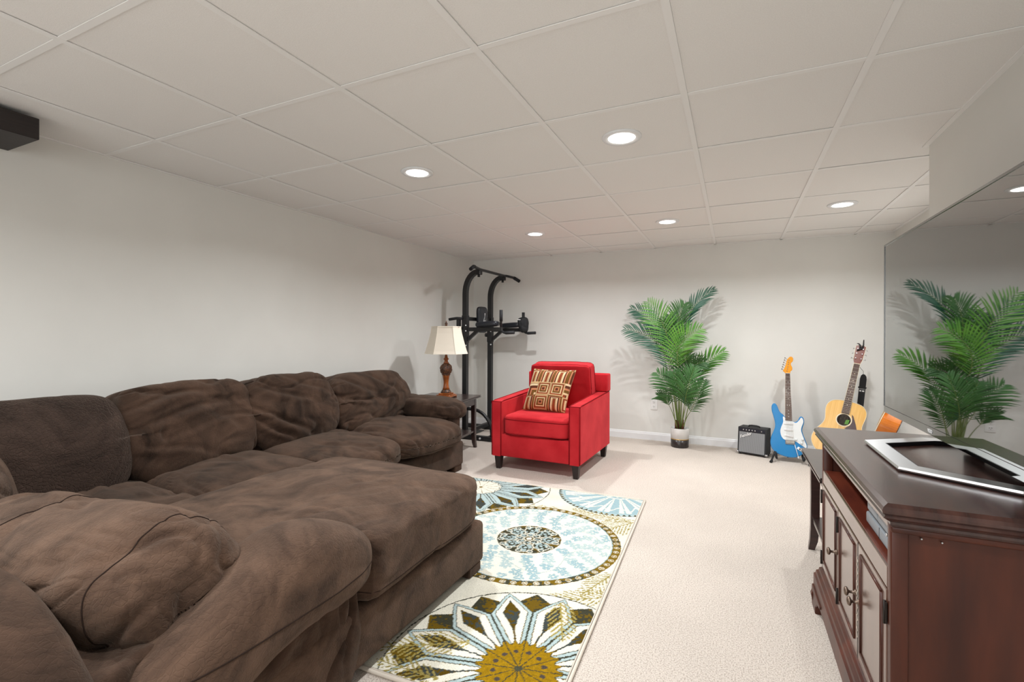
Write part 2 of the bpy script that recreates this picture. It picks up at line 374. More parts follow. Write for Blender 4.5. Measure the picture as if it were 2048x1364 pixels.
for j, y in enumerate(gy):
    for i in range(len(xs)-1):
        x0, x1 = xs[i]+0.012, xs[i+1]-0.012
        if y < YJ:
            if x0 > XR: continue
            x1 = min(x1, XR)
        obj('cross_tee', MB().box(x0, x1, y-0.011, y+0.011, CEIL, CEIL+0.0025), M['grid'], ceil)
# wall angle mouldings
struct('trim_1', MB().box(XL, XL+0.018, YN, YB, CEIL-0.001, CEIL+0.003), M['grid'])
struct('trim_2', MB().box(XL+0.018, XR2, YB-0.02, YB, CEIL-0.001, CEIL+0.003), M['grid'])
struct('trim_3', MB().box(XR-0.022, XR, YN, YJ+0.022, CEIL-0.001, CEIL+0.003).box(XR, XR2, YJ, YJ+0.022, CEIL-0.001, CEIL+0.003), M['grid'])
struct('trim_4', MB().box(XR2-0.022, XR2, YJ+0.022, YB-0.02, CEIL-0.001, CEIL+0.003), M['grid'])
def baseboard(name, p0, p1, nrm):
    p0 = Vector(p0); p1 = Vector(p1); nrm = Vector(nrm)
    prof = [(0, 0), (0.013, 0), (0.013, 0.062), (0.009, 0.07), (0.008, 0.078), (0.004, 0.086), (0, 0.086)]
    rings = [[p+nrm*a+Vector((0, 0, z)) for a, z in prof] for p in (p0, p1)]
    return struct(name, MB().loft(rings), M['trim'])
baseboard('baseboard_back', (XL+0.013, YB, 0), (XR2-0.013, YB, 0), (0, -1, 0))
baseboard('baseboard_left', (XL, YN, 0), (XL, YB, 0), (1, 0, 0))
baseboard('baseboard_right', (XR, YN, 0), (XR, YJ, 0), (-1, 0, 0))
baseboard('baseboard_far_right', (XR2, YJ, 0), (XR2, YB, 0), (-1, 0, 0))
# recessed lights
spots = {0: 'round recessed ceiling light nearest the left wall, above the sofa', 1: 'largest and nearest round recessed ceiling light, middle of the room',
         2: 'small round recessed ceiling light between the palm and the back wall row, middle of three', 3: 'small round recessed ceiling light above the red armchair, leftmost of the far three',
         4: 'round recessed ceiling light above the guitars, rightmost of the far three'}
M['lens'] = mat('light_lens', (255, 255, 255), 0.5, emit=((255, 250, 242), 14))
for i, (x, y) in enumerate(LIGHTS[:5]+LIGHTS[5:7]):
    t = thing('recessed_light', spots.get(i, 'round recessed ceiling light behind the camera, over the chaise' if i == 5 else 'round recessed ceiling light directly above the camera'), 'ceiling light', (x, y, CEIL), group='recessed ceiling lights')
    obj('trim_ring', MB().lathe([(0.062, 0.002), (0.066, -0.004), (0.09, -0.005), (0.094, 0.0), (0.094, 0.004)], n=32), M['trim'], t)
    obj('lens', MB().lathe([(0.0655, 0.002), (0.064, -0.0015), (0.03, -0.0035), (0.001, -0.004)], n=32), M['lens'], t)
# outlet on back wall
t = thing('wall_outlet', 'white duplex wall outlet low on the back wall, left of the palm', 'outlet', (-0.791, YB, 0.391))
obj('cover_plate', MB().bbox(-0.036, 0.036, -0.006, 0, -0.058, 0.058, 0.003), M['plastic_w'], t)
for dz in (-0.024, 0.024):
    so = obj('socket', MB().bbox(-0.017, 0.017, -0.008, -0.005, dz-0.016, dz+0.016, 0.001, 1), M['plastic_w'], t)
    obj('slot', MB().box(-0.009, -0.006, -0.009, -0.007, dz-0.002, dz+0.009).box(0.006, 0.009, -0.009, -0.007, dz-0.002, dz+0.008).box(-0.002, 0.002, -0.009, -0.007, dz-0.011, dz-0.006), M['slot'], so)
# floating shelf
t = thing('floating_shelf', 'dark brown floating wall shelf high on the left wall near the ceiling', 'shelf', (XL, 0.4, 1.99))
obj('board', MB().bbox(0.012, 0.308, -0.9, 0.612, 0.0, 0.092, 0.002, 1), M['floating_shelf'], t)
obj('mounting_cleat', MB().box(0, 0.012, -0.85, 0.56, 0.02, 0.07), M['floating_shelf'], t)

from mathutils.bvhtree import BVHTree
def seam(me, c, u, v, m, parent, r=0.002, a0=0, a1=360, n=60, R=0.9, name='seam', world=True):
    mw = Matrix()
    if world:
        r_ = parent
        while r_.parent: r_ = r_.parent
        if me.users: mw = wmat(r_)
    bv = BVHTree.FromPolygons([mw @ x.co for x in me.vertices], [tuple(f.vertices) for f in me.polygons])
    c = Vector(c); u = Vector(u); v = Vector(v); pts = []
    for k in range(n+1):
        a = math.radians(a0+(a1-a0)*k/n); d = (u*math.cos(a)+v*math.sin(a))
        h = bv.ray_cast(c+d*R, -d)
        if h[0] is not None: pts.append(h[0]+d*r*0.25)
    if len(pts) < 4: return
    return obj(name, MB().tube(pts, r, 6), m, parent, world)

# ------------------------------------------------------------------ sectional sofa
SX = (-2.2, 2.0)
sofa = thing('sectional_sofa', 'large brown microfibre sectional sofa with chaise along the left wall', 'sofa', (SX[0], SX[1], 0))
RB = Matrix(((0, 0, 1, 0), (1, 0, 0, 0), (0, 1, 0, 0), (0, 0, 0, 1)))   # local x -> +Y, y -> up, z -> +X
f = MB()
f.bbox(-2.96, -2.08, 0.5, 3.50, 0.05, 0.25, 0.02)
f.bbox(-3.0, -2.86, 0.42, 3.5, 0.05, 0.70, 0.04, 3)
obj('frame', f, M['sofa'], sofa, True)
obj('chaise_base', MB().bbox(-2.07, -1.10, 0.6, 2.05, 0.05, 0.245, 0.022, 3), M['sofa_light'], sofa, True)
for (x, y) in ((-2.14, 3.44), (-2.14, 2.2), (-1.15, 1.97), (-1.98, 1.97), (-1.15, 0.5), (-2.9, 3.44), (-2.9, 0.5)):
    obj('foot', MB().bbox(x-0.045, x+0.045, y-0.055, y+0.055, 0.0125 if x > -2.0 and y > 1.3 else 0, 0.06, 0.006, 1), M['sofa'], sofa, True)
def seat_bend(R, Q):
    R[:, 2] += np.where(Q[:, 2] > 0, 0.025*(1-Q[:, 0]**2)*(1-Q[:, 1]**2), 0)
    # nose of the cushion droops at the front (+x)
    R[:, 2] -= np.where(Q[:, 2] > 0, 0.045*np.clip(Q[:, 0]-0.45, 0, 1)**1.5, 0)
    return R
for k, (y0, y1, x1, mm) in enumerate(((0.66, 1.34, -2.0, 'sofa'), (1.32, 1.985, -2.0, 'sofa'), (1.965, 2.655, -1.985, 'sofa'), (2.635, 3.40, -1.97, 'sofa'))):
    me = cushion_mesh(x1+2.92, y1-y0, 0.215, n=56, e=5, T=Matrix.Translation(((x1-2.92)/2, (y0+y1)/2, 0.353)), puff=0.10, wr=0.010, wscale=(2.5, 7, 6), seed=k*3+1, big=0.018, bend=seat_bend, fine=0.0006)
    link('seat_cushion', me, M[mm], sofa, True)
    seam(me, ((x1-2.92)/2, (y0+y1)/2, 0.30), (1, 0, 0), (0, 1, 0), M['sofa_seam'], sofa, 0.0018, n=90)
def t_bend(R, Q):
    R = seat_bend(R, Q*0.6)
    s_ = np.clip((0.0-(R[:, 1]+0.09))/0.07, 0, 1); s_ = s_*s_*(3-2*s_)
    R[:, 0] -= s_*0.17*np.clip((Q[:, 0]-0.2)/0.8, 0, 1)
    return R
me = cushion_mesh(0.985, 1.42, 0.23, n=80, e=8, T=Matrix.Translation((-1.562, 1.335, 0.358)), puff=0.05, wr=0.006, wscale=(4, 4, 9), seed=20, big=0.014, bend=t_bend, fine=0.0008)
link('chaise_cushion', me, M['sofa_light'], sofa, True)['label'] = 'lighter chaise seat cushion'
seam(me, (-1.575, 1.335, 0.29), (1, 0, 0), (0, 1, 0), M['sofa_seam'], sofa, 0.0015, n=120, R=1.2)
FOLDS = [(), ((-0.98, 0.60, 0.15, 0.72, 0.022, 0.05), (-0.95, 0.22, 0.55, 0.42, 0.024, 0.06), (-0.6, -0.10, 0.9, 0.12, 0.010, 0.04), (-0.85, -0.2, 0.1, -0.62, 0.012, 0.05)),
         ((-0.95, 0.3, 0.2, -0.75, 0.03, 0.06), (-0.7, 0.75, 0.35, 0.1, 0.022, 0.06), (-0.95, -0.1, -0.2, -0.8, 0.02, 0.045), (-0.2, 0.95, 0.8, 0.3, 0.014, 0.06)),
         ((-0.98, 0.25, -0.1, -0.05, 0.034, 0.05), (-0.75, 0.85, -0.05, 0.15, 0.024, 0.06), (-0.4, -0.8, 0.35, 0.1, 0.016, 0.06), (-0.1, 0.9, 0.5, 0.2, 0.018, 0.06))]
def back_bend(R, Q):
    R[:, 2] += 0.05*(1-Q[:, 1]**2)*(Q[:, 2] > 0)
    R[:, 1] -= 0.02*np.abs(Q[:, 0])**3*np.sign(Q[:, 1])
    R[:, 2] += -0.02*Q[:, 1]
    return R
for k, (y0, y1, zt, mm, th) in enumerate(((0.62, 1.26, 0.818, 'sofa_crackle', 0.27), (1.27, 1.94, 0.83, 'sofa', 0.27), (1.93, 2.58, 0.825, 'sofa', 0.29), (2.565, 3.44, 0.79, 'sofa', 0.29))):
    h = zt-0.40+0.03
    me = cushion_mesh(y1-y0+0.03, h+0.05, th, n=64, e=(7, 7, 5, 5)[k], T=TR((-2.735, (y0+y1)/2, 0.40+h/2), 0, -12, (0, 3, -2, 2)[k]) @ RB, puff=0.12, wr=0.002 if k == 0 else 0.016, wscale=(2.6, 7, 5), seed=31+k*5, big=0.02, bend=back_bend, folds=FOLDS[k], fine=0.0014 if k == 0 else 0.0006)
    link('back_cushion', me, M[mm], sofa, True)
# far arm
me = cushion_mesh(0.80, 0.34, 0.19, n=40, e=3.2, T=TR((-2.47, 3.45, 0.525), 0, 3, 0), puff=0.1, wr=0.008, wscale=(4, 8, 8), seed=55, big=0.02)
link('arm', me, M['sofa'], sofa, True)
obj('arm_panel', MB().bbox(-2.9, -2.12, 3.36, 3.52, 0.05, 0.47, 0.03, 3), M['sofa'], sofa, True)
# near arm of the chaise: padded roll with an outside panel
def arm_bend(R, Q):
    R[:, 2] -= 0.10*np.clip(Q[:, 1]-0.35, 0, 1)**1.6+0.14*np.clip(-Q[:, 1]+0.25, 0, 1.25)**1.25
    return R
me = cushion_mesh(0.28, 0.80, 0.26, n=48, e=3.0, T=TR((-1.135, 0.825, 0.468), 0, 0, 0), puff=0.06, wr=0.003, wscale=(6, 6, 6), seed=61, big=0.012, bend=arm_bend, fine=0.0006)
link('arm', me, M['sofa_light'], sofa, True)
seam(me, (-1.135, 0.80, 0.425), (1, 0, 0), (0, 1, 0), M['sofa_seam'], sofa, 0.0018, n=90)
ap = cushion_mesh(0.20, 0.80, 0.46, n=60, e=9, T=TR((-1.195, 0.80, 0.25)), puff=0.0, wr=0.022, wscale=(4, 9, 3), seed=66, big=0.012)
link('arm_panel', ap, M['sofa'], sofa, True)
# near back: frame behind the chaise cushion
poly = [(-2.95, 0.05), (-2.95, 0.64), (-1.6, 0.635), (-1.42, 0.63), (-1.32, 0.61), (-1.2, 0.56), (-1.10, 0.49), (-1.05, 0.38), (-1.05, 0.05)]
nb = obj('back_frame', MB().prism(poly, 0.36, 0.50, bev=0.03), M['sofa'], sofa, True)
for p_ in nb.data.polygons: p_.use_smooth = True
sm = nb.modifiers.new('bev', 'BEVEL'); sm.width = 0.02; sm.segments = 4; sm.limit_method = 'ANGLE'
RN = Matrix(((-1, 0, 0, 0), (0, 0, 1, 0), (0, 1, 0, 0), (0, 0, 0, 1)))   # local x -> -X, y -> up, z -> +Y
T_ = TR((-1.61, 0.67, 0.475), 20, -4, 3) @ RN
me = cushion_mesh(0.96, 0.42, 0.33, n=80, e=4.2, T=T_, puff=0.16, wr=0.012, wscale=(3, 9, 9), seed=71, big=0.024, bend=back_bend, fine=0.0006)
link('back_cushion', me, M['sofa_light'], sofa, True)['label'] = 'seamed back cushion of the chaise seen from behind'
ax = T_.to_3x3()
for lx, r in ((-0.38, 0.0017), (0.10, 0.0019)):
    seam(me, T_ @ Vector((lx, 0, 0)), ax @ Vector((0, 1, 0)), ax @ Vector((0, 0, 1)), M['sofa_seam'], sofa, r, n=220)
seam(me, T_ @ Vector((0, -0.02, 0)), ax @ Vector((1, 0, 0)), ax @ Vector((0, 0, 1)), M['sofa_seam'], sofa, 0.0022, n=300)
me = cushion_mesh(0.80, 0.46, 0.30, n=40, e=3.6, T=TR((-2.5, 0.70, 0.50), 14, 0, -12) @ RN, puff=0.15, wr=0.008, wscale=(5, 7, 7), seed=77, big=0.02)
link('back_cushion', me, M['sofa_light'], sofa, True)

# ------------------------------------------------------------------ red armchair
ch = thing('armchair', 'red fabric armchair with dark tapered legs in front of the back wall', 'armchair', (-1.475, 4.06, 0), (0, 0, math.radians(-1.5)))
RY = Matrix(((0, -1, 0, 0), (1, 0, 0, 0), (0, 0, 1, 0), (0, 0, 0, 1)))
hw = 0.398; yf = -0.44; yb = 0.46
def arm_poly(): return [(yf, 0.115), (yf, 0.58), (yf+0.05, 0.584), (yf+0.25, 0.592), (0.05, 0.603), (0.25, 0.612), (yb-0.02, 0.618), (yb-0.02, 0.115)]
fm = MB(); fm.bbox(-hw+0.09, hw-0.09, yf+0.012, yb-0.03, 0.115, 0.30, 0.008)
obj('seat_base', fm, M['red'], ch)
for s in (-1, 1):
    xi, xo = s*(hw-0.098), s*hw
    mb = MB().prism(arm_poly(), -xi, -xo, T=RY, bev=0.012)
    o = obj('arm', mb, M['red'], ch)
    # piping along top edges and down the front
    for xx in (xi, xo):
        e = -s*0.006 if xx == xo else s*0.006
        pts = [(xx+e, yf+0.0, 0.12), (xx+e, yf-0.001, 0.35), (xx+e, yf, 0.572)]+[(xx+e, y, z+0.0) for y, z in arm_poly()[2:7]]
        obj('piping', MB().tube(pts, 0.0042, 6), M['red_pipe'], o)
    obj('piping', MB().tube([(xi, yf+0.003, 0.578), (xo, yf+0.003, 0.578)], 0.0042, 6), M['red_pipe'], o)
obj('backrest', MB().bbox(-hw-0.004, hw+0.004, yb-0.125, yb, 0.62, 0.785, 0.014, 3).bbox(-hw+0.1, hw-0.1, yb-0.115, yb-0.005, 0.2, 0.7, 0.012), M['red'], ch)
me = cushion_mesh(0.59, 0.64, 0.155, n=30, e=9, T=Matrix.Translation((0, -0.125, 0.375)), puff=0.02, wr=0.002, wscale=(6, 6, 6), seed=81, big=0.006, bend=lambda R, Q: seat_bend(R, Q*0.4))
sc_ = link('seat_cushion', me, M['red'], ch)
for zz in (0.435, 0.315):
    seam(me, (0, -0.125, zz), (1, 0, 0), (0, 1, 0), M['red_pipe'], sc_, 0.004, n=100, name='piping', world=False)
me = cushion_mesh(0.59, 0.45, 0.16, n=36, e=14, T=TR((0.0, 0.245, 0.66), 10, 0, 0) @ RN, puff=0.03, wr=0.003, wscale=(6, 6, 6), seed=83, big=0.008, bend=None)
bc_ = link('back_cushion', me, M['red'], ch)
for dy in (-0.055, 0.055):
    T_ = TR((0.0, 0.245+dy, 0.66+dy*0.17), 10, 0, 0); a3 = T_.to_3x3()
    seam(me, T_.translation, a3 @ Vector((1, 0, 0)), a3 @ Vector((0, 0, 1)), M['red_pipe'], bc_, 0.0038, n=90, name='piping', world=False)
for sx_ in (-1, 1):
    for yy in (yf+0.05, yb-0.06):
        x = sx_*(hw-0.05)
        obj('leg', MB().loft([[(x+a*0.030, yy+b*0.030, 0.118) for a, b in ((-1, -1), (1, -1), (1, 1), (-1, 1))], [(x+a*0.019, yy+b*0.019, 0.0) for a, b in ((-1, -1), (1, -1), (1, 1), (-1, 1))]]), M['dark_leg'], ch)
# vertex colour helper
def paint(me, col):
    ca = me.color_attributes.new('Col', 'FLOAT_COLOR', 'POINT'); a = np.ones((len(me.vertices), 4), 'f'); a[:, :3] = col
    ca.data.foreach_set('color', a.ravel())
def L3(c): return np.array(lin(c))
# throw pillow (woven concentric rectangles)
def pillow_pattern(u, v):
    G = 4; rng = np.random.RandomState(5)
    U = u*3.1+0.15; V = v*3.1
    ci = np.floor(U).astype(int); cj = np.floor(V).astype(int)
    fu = U-ci; fv = V-cj
    typ = rng.randint(0, 4, (8, 8)); t = typ[np.clip(ci, 0, 7), np.clip(cj, 0, 7)]
    d0 = np.minimum(np.minimum(fu, 1-fu)*1.0, np.minimum(fv, 1-fv))*2       # nested squares
    d1 = np.maximum(fu, fv); d2 = np.maximum(1-fu, fv)                       # nested L corners
    d3 = np.minimum(fu, 1-fu)*2
    d3 = np.where(fv < 0.75, d3, np.minimum(d3, (1-fv)*4))
    d = np.choose(t, [d0, d1, d2, d3])
    k = np.floor(d*6.0).astype(int)
    cols = np.stack([L3((212, 176, 128)), L3((150, 70, 40)), L3((226, 196, 150)), L3((120, 84, 36)), L3((200, 132, 92)), L3((98, 52, 34)), L3((232, 208, 168))])
    c = cols[(k+t) % 7]
    edge = np.abs(d*6.0-np.round(d*6.0)) < 0.12
    c = np.where(edge[:, None], L3((84, 44, 28)), c)
    return c
PT = TR((-1.487, 3.972, 0.658), -24, 0, -4)
n = 130; vs = []; fs = []; uvs = []
for side in (-1, 1):
    b0 = len(vs)
    for i in range(n+1):
        for j in range(n+1):
            a = -1+2*i/n; b = -1+2*j/n
            pin = 1-0.05*(1-a*a)*0-0.0
            x = a*0.205*(1-0.05*(1-b*b)); z = b*0.195*(1-0.05*(1-a*a))
            x += 0.02*b
            th = 0.065*((1-a**4)*(1-b**4))**0.55
            th += noise.noise(Vector((a*2, b*2, side)))*0.006*(1-a*a)*(1-b*b)
            vs.append((x, side*th, z)); uvs.append((i/n, j/n))
    for i in range(n):
        for j in range(n):
            q = b0+i*(n+1)+j; f_ = (q, q+n+1, q+n+2, q+1); fs.append(f_ if side < 0 else f_[::-1])
me = bpy.data.meshes.new('throw_pillow'); me.from_pydata(vs, [], fs); me.update(); me.polygons.foreach_set('use_smooth', [True]*len(fs))
uv = np.array(uvs); paint(me, pillow_pattern(uv[:, 0], uv[:, 1])); me.materials.append(M['pillow'])
tp = thing('throw_pillow', 'square brown and cream geometric patterned pillow on the red armchair', 'pillow')
tp.matrix_world = PT; tp.location = PT.translation; tp.rotation_euler = PT.to_euler()
o = bpy.data.objects.new('cover', me); C.objects.link(o); o.parent = tp
rim = []
for a, b in [(-1+2*k/20, -1) for k in range(20)]+[(1, -1+2*k/20) for k in range(20)]+[(1-2*k/20, 1) for k in range(20)]+[(-1, 1-2*k/20) for k in range(21)]:
    rim.append((a*0.205*(1-0.05*(1-b*b))+0.02*b, 0, b*0.195*(1-0.05*(1-a*a))))
obj('piping', MB().tube(rim, 0.003, 6), M['lamp_orange'], tp)

# ------------------------------------------------------------------ end tables
def end_table(name, label, loc, rz, lx, ly, h, lean=1):
    t = thing(name, label, 'side table', loc, (0, 0, rz))
    top = MB()
    for (e, z0, z1) in ((0.0, h-0.008, h), (0.006, h-0.014, h-0.008), (-0.002, h-0.022, h-0.014), (0.012, h-0.028, h-0.022)):
        top.box(-lx/2+e, lx/2-e, -ly/2+e, ly/2-e, z0, z1)
    obj('tabletop', top, M['espresso_top'], t)
    ins = 0.035; lw = 0.042
    for sx_ in (-1, 1):
        obj('apron', MB().bbox(sx_*(lx/2-ins)-0.010-sx_*0.012, sx_*(lx/2-ins)+0.010-sx_*0.012, -ly/2+ins+lw, ly/2-ins-lw, h-0.095, h-0.028, 0.002, 1), M['espresso'], t)
    for sy_ in (-1, 1):
        obj('apron', MB().bbox(-lx/2+ins+lw, lx/2-ins-lw, sy_*(ly/2-ins)-0.010-sy_*0.012, sy_*(ly/2-ins)+0.010-sy_*0.012, h-0.095, h-0.028, 0.002, 1), M['espresso'], t)
    for sx_ in (-1, 1):
        for sy_ in (-1, 1):
            rings = []
            for z, wd, out in ((h-0.028, lw, 0), (h-0.12, lw, 0), (0.30, 0.040, 0), (0.12, 0.040, 0.001), (0.05, 0.036, 0.006), (0.0, 0.028, 0.016)):
                cx = sx_*(lx/2-ins-lw/2+out-(lw-wd)/2*-1*0); cy = sy_*(ly/2-ins-lw/2+out*0.4)
                rings.append([(cx+a*wd/2, cy+b*wd/2, z) for a, b in ((-1, -1), (1, -1), (1, 1), (-1, 1))])
            obj('leg', MB().loft(rings), M['espresso'], t)
    obj('lower_shelf', MB().bbox(-lx/2+ins+0.008, lx/2-ins-0.008, -ly/2+ins+0.008, ly/2-ins-0.008, 0.155, 0.175, 0.003, 1), M['espresso_top'], t)
    return t
end_table('end_table', 'dark espresso wood end table holding the lamp, by the left wall corner', (-2.60, 3.97, 0), math.radians(6), 0.56, 0.60, 0.53)
end_table('end_table', 'dark espresso wood end table tucked behind the far end of the media cabinet', (0.61, 2.745, 0), 0, 0.54, 0.62, 0.53)

# ------------------------------------------------------------------ lamp
lp = thing('table_lamp', 'table lamp with carved amber base and ivory bell shade on the end table', 'lamp', (-2.578, 3.992, 0.53), (0, 0, math.radians(8)))
lb = MB(); lb.bbox(-0.083, 0.083, -0.083, 0.083, 0.006, 0.020, 0.004).bbox(-0.072, 0.072, -0.072, 0.072, 0.018, 0.030, 0.005).bbox(-0.058, 0.058, -0.058, 0.058, 0.028, 0.043, 0.008)
for a in (-1, 1):
    for b in (-1, 1): lb.lathe([(0.012, 0.0), (0.018, 0.006), (0.012, 0.012)], a*0.068, b*0.068, 12)
obj('base', lb, M['lamp_orange'], lp)
obj('carved_collar', MB().lathe([(0.05, 0.043), (0.054, 0.05), (0.045, 0.062), (0.040, 0.072), (0.036, 0.076)], n=24), M['lamp_dark'], lp)
obj('body', MB().lathe([(0.036, 0.075), (0.030, 0.10), (0.0255, 0.13), (0.026, 0.155), (0.031, 0.185), (0.036, 0.212), (0.037, 0.218)], n=24), M['lamp_orange'], lp)
k = MB().lathe([(0.037, 0.216), (0.043, 0.222), (0.041, 0.229), (0.050, 0.245), (0.057, 0.27), (0.0575, 0.285), (0.051, 0.31), (0.038, 0.326), (0.026, 0.334)], n=28)
bm_ = []
for i, v in enumerate(k.v):
    q = Vector(v); rad = Vector((q.x, q.y, 0))
    if 0.23 < q.z < 0.32: q += rad.normalized()*0.006*math.sin(7*math.atan2(q.y, q.x)+q.z*160)
    bm_.append(tuple(q))
k.v = bm_; obj('carved_bulb', k, M['lamp_dark'], lp)
obj('neck', MB().lathe([(0.022, 0.332), (0.03, 0.338), (0.02, 0.348), (0.017, 0.365), (0.026, 0.372), (0.026, 0.38), (0.016, 0.39), (0.013, 0.41), (0.011, 0.43)], n=20), M['lamp_orange'], lp)
obj('harp_rod', MB().lathe([(0.006, 0.43), (0.006, 0.70)], n=10), M['lamp_dark'], lp)
obj('finial', MB().lathe([(0.006, 0.698), (0.014, 0.702), (0.009, 0.709), (0.013, 0.72), (0.015, 0.727), (0.009, 0.735), (0.004, 0.744), (0.006, 0.748), (0.001, 0.754)], n=16), M['lamp_dark'], lp)
NS = 6
def ringp(r, z, sub=1):
    out = []
    for j in range(NS):
        a0 = 2*PI*j/NS+0.35; a1 = 2*PI*(j+1)/NS+0.35
        for q in range(sub):
            f_ = q/sub; out.append(((math.cos(a0)*(1-f_)+math.cos(a1)*f_)*r, (math.sin(a0)*(1-f_)+math.sin(a1)*f_)*r, z))
    return out
prof = [(0.212, 0.430), (0.200, 0.46), (0.182, 0.52), (0.166, 0.58), (0.153, 0.63), (0.146, 0.67), (0.143, 0.698)]
sh = MB().loft([ringp(r, z) for r, z in prof], cap=False)
so = obj('lamp_shade', sh, M['shade'], lp); sol = so.modifiers.new('s', 'SOLIDIFY'); sol.thickness = 0.002
tr_ = (MB().loft([ringp(0.1435, 0.690), ringp(0.1435, 0.700), ringp(0.1465, 0.700), ringp(0.1465, 0.690)], cap=False), MB().loft([ringp(0.2105, 0.428), ringp(0.2085, 0.438), ringp(0.2115, 0.438), ringp(0.2135, 0.428)], cap=False))
obj('shade_trim', tr_[0], M['shade_seam'], so); obj('shade_trim', tr_[1], M['shade_seam'], so)
for j in range(NS):
    a = 2*PI*j/NS+0.35
    obj('panel_seam', MB().tube([(math.cos(a)*(r+0.001), math.sin(a)*(r+0.001), z) for r, z in prof], 0.0016, 5), M['shade_seam'], so)
obj('spider', MB().tube([(-0.143, 0, 0.692), (0.143, 0, 0.692)], 0.002, 5).tube([(0, -0.12, 0.692), (0, 0.12, 0.692)], 0.002, 5), M['lamp_dark'], so)

# ------------------------------------------------------------------ rug
RW, RL = 1.52, 2.08
rug = thing('area_rug', 'cream area rug with olive and blue medallions between chaise and media cabinet', 'rug', (-1.998, 1.230, 0.0), (0, 0, math.radians(2.0)))
nx, ny = 400, 546
X = np.linspace(0.012, RW-0.012, nx+1); Y = np.linspace(0.012, RL-0.012, ny+1)
XX, YY = np.meshgrid(X, Y, indexing='ij'); px_ = XX.ravel(); py_ = YY.ravel()
rng = np.random.RandomState(2)
def vnoise(x, y, s, seed):
    r = np.random.RandomState(seed).rand(256, 256); a = x*s; b = y*s
    i = np.floor(a).astype(int); j = np.floor(b).astype(int); fa = a-i; fb = b-j
    fa = fa*fa*(3-2*fa); fb = fb*fb*(3-2*fb)
    g = lambda p, q: r[p % 256, q % 256]
    return (g(i, j)*(1-fa)+g(i+1, j)*fa)*(1-fb)+(g(i, j+1)*(1-fa)+g(i+1, j+1)*fa)*fb
CRM = L3((226, 222, 206)); OLV = L3((116, 92, 22)); DRK = L3((60, 60, 46)); SLT = L3((62, 68, 66)); BLU = L3((172, 190, 190)); MUS = L3((150, 116, 14)); BLD = L3((150, 176, 182)); TAN = L3((152, 138, 78))
wob = 0.0018
qx = px_+(vnoise(px_, py_, 90, 1)-0.5)*wob*2; qy = py_+(vnoise(px_, py_, 90, 2)-0.5)*wob*2
col = np.tile(CRM, (len(px_), 1))
gm = vnoise(px_, py_, 9, 3)
col *= (0.86+0.16*gm)[:, None]
def put(mask, c):
    if getattr(c, 'ndim', 1) == 2: col[mask] = c[mask]
    else: col[mask] = c
mot = vnoise(px_, py_, 110, 4)*0.6+vnoise(px_, py_, 24, 5)*0.6
MIX = np.where((mot > 0.6)[:, None], OLV*0.8, DRK*1.0)
MIX2 = np.where((mot > 0.62)[:, None], OLV*0.55, SLT)
def polar(cx, cy):
    dx = qx-cx; dy = qy-cy; return np.hypot(dx, dy), np.degrees(np.arctan2(dy, dx))
def flower(cx, cy, R, ph0, N=12, r0=0.32, r1=0.695, blue=False):
    r, a = polar(cx, cy); per = 360/N
    ph = (a-ph0+per/2) % per-per/2
    t = r*np.sin(np.radians(np.abs(ph)))
    put(r < R, CRM)
    hw_ = R*r1*math.sin(math.radians(per/2))
    # dark kites between the petals
    ph2 = per/2-np.abs(ph); t2 = r*np.sin(np.radians(ph2)); rr = r/R
    k2 = np.where(rr < 0.84, (rr-0.66)/0.18*0.30, (0.985-rr)/0.145*0.30)*R*0.42
    put((r < R*0.985) & (rr > 0.66) & (t2 < k2*1.25), MIX)
    W = np.where(rr < r1, r*math.sin(math.radians(per/2)), hw_*np.clip((0.99-rr)/(0.99-r1), 0, 1)**0.85)
    inp = (r < R*0.99) & (t < W)
    put(inp, DRK)
    put((r < R*0.99) & (t < W-0.004), BLU)
    put((r < R*0.975) & (t < W-0.017), MIX)
    put((r < R*0.965) & (t < W-0.021), BLU*1.0 if blue else CRM)
    kk = np.where(rr > r1, np.clip((0.87-rr)/(0.87-r1), 0, 1), np.clip((rr-0.42)/(r1-0.42), 0.10, 1))*hw_*0.42
    put((r < R*0.90) & (t < kk), MIX2)
    put(np.abs(r-R) < 0.0028, DRK)
    return r, ph, a, per
# fern like stipple, laid under the flowers
def fern(cx, cy, rx, ry, ang, c=TAN):
    ca, sa = math.cos(ang), math.sin(ang); u = ((qx-cx)*ca+(qy-cy)*sa)/rx; v = (-(qx-cx)*sa+(qy-cy)*ca)/ry
    m = (u*u+v*v < 1+0.5*(vnoise(qx, qy, 40, 8)-0.5)); lines = (np.sin((u*rx*0.8+np.abs(v)*ry)*2*PI/0.022) > 0.1) & (vnoise(qx, qy, 160, 9) > 0.35)
    put(m & lines, c)
    put((np.abs(v*ry) < 0.003) & (np.abs(u) < 1), c)
fern(1.44, 1.56, 0.16, 0.11, 0.9); fern(1.30, 1.68, 0.20, 0.06, -0.2)
fern(1.47, 0.86, 0.13, 0.06, 1.2); fern(1.42, 0.70, 0.16, 0.07, 0.5); fern(0.72, 1.62, 0.3, 0.06, 0.2)
# far left flower
flower(0.356, 1.882, 0.515, -4.0, 12, blue=True)
r, a = polar(0.356, 1.882); put(r < 0.15, CRM); put((r < 0.15) & ((a*1.0 % 30) < 2.0), OLV); put(np.abs(r-0.15-0.012*np.cos(np.radians(a*12))) < 0.0035, DRK); put(r < 0.014, OLV)
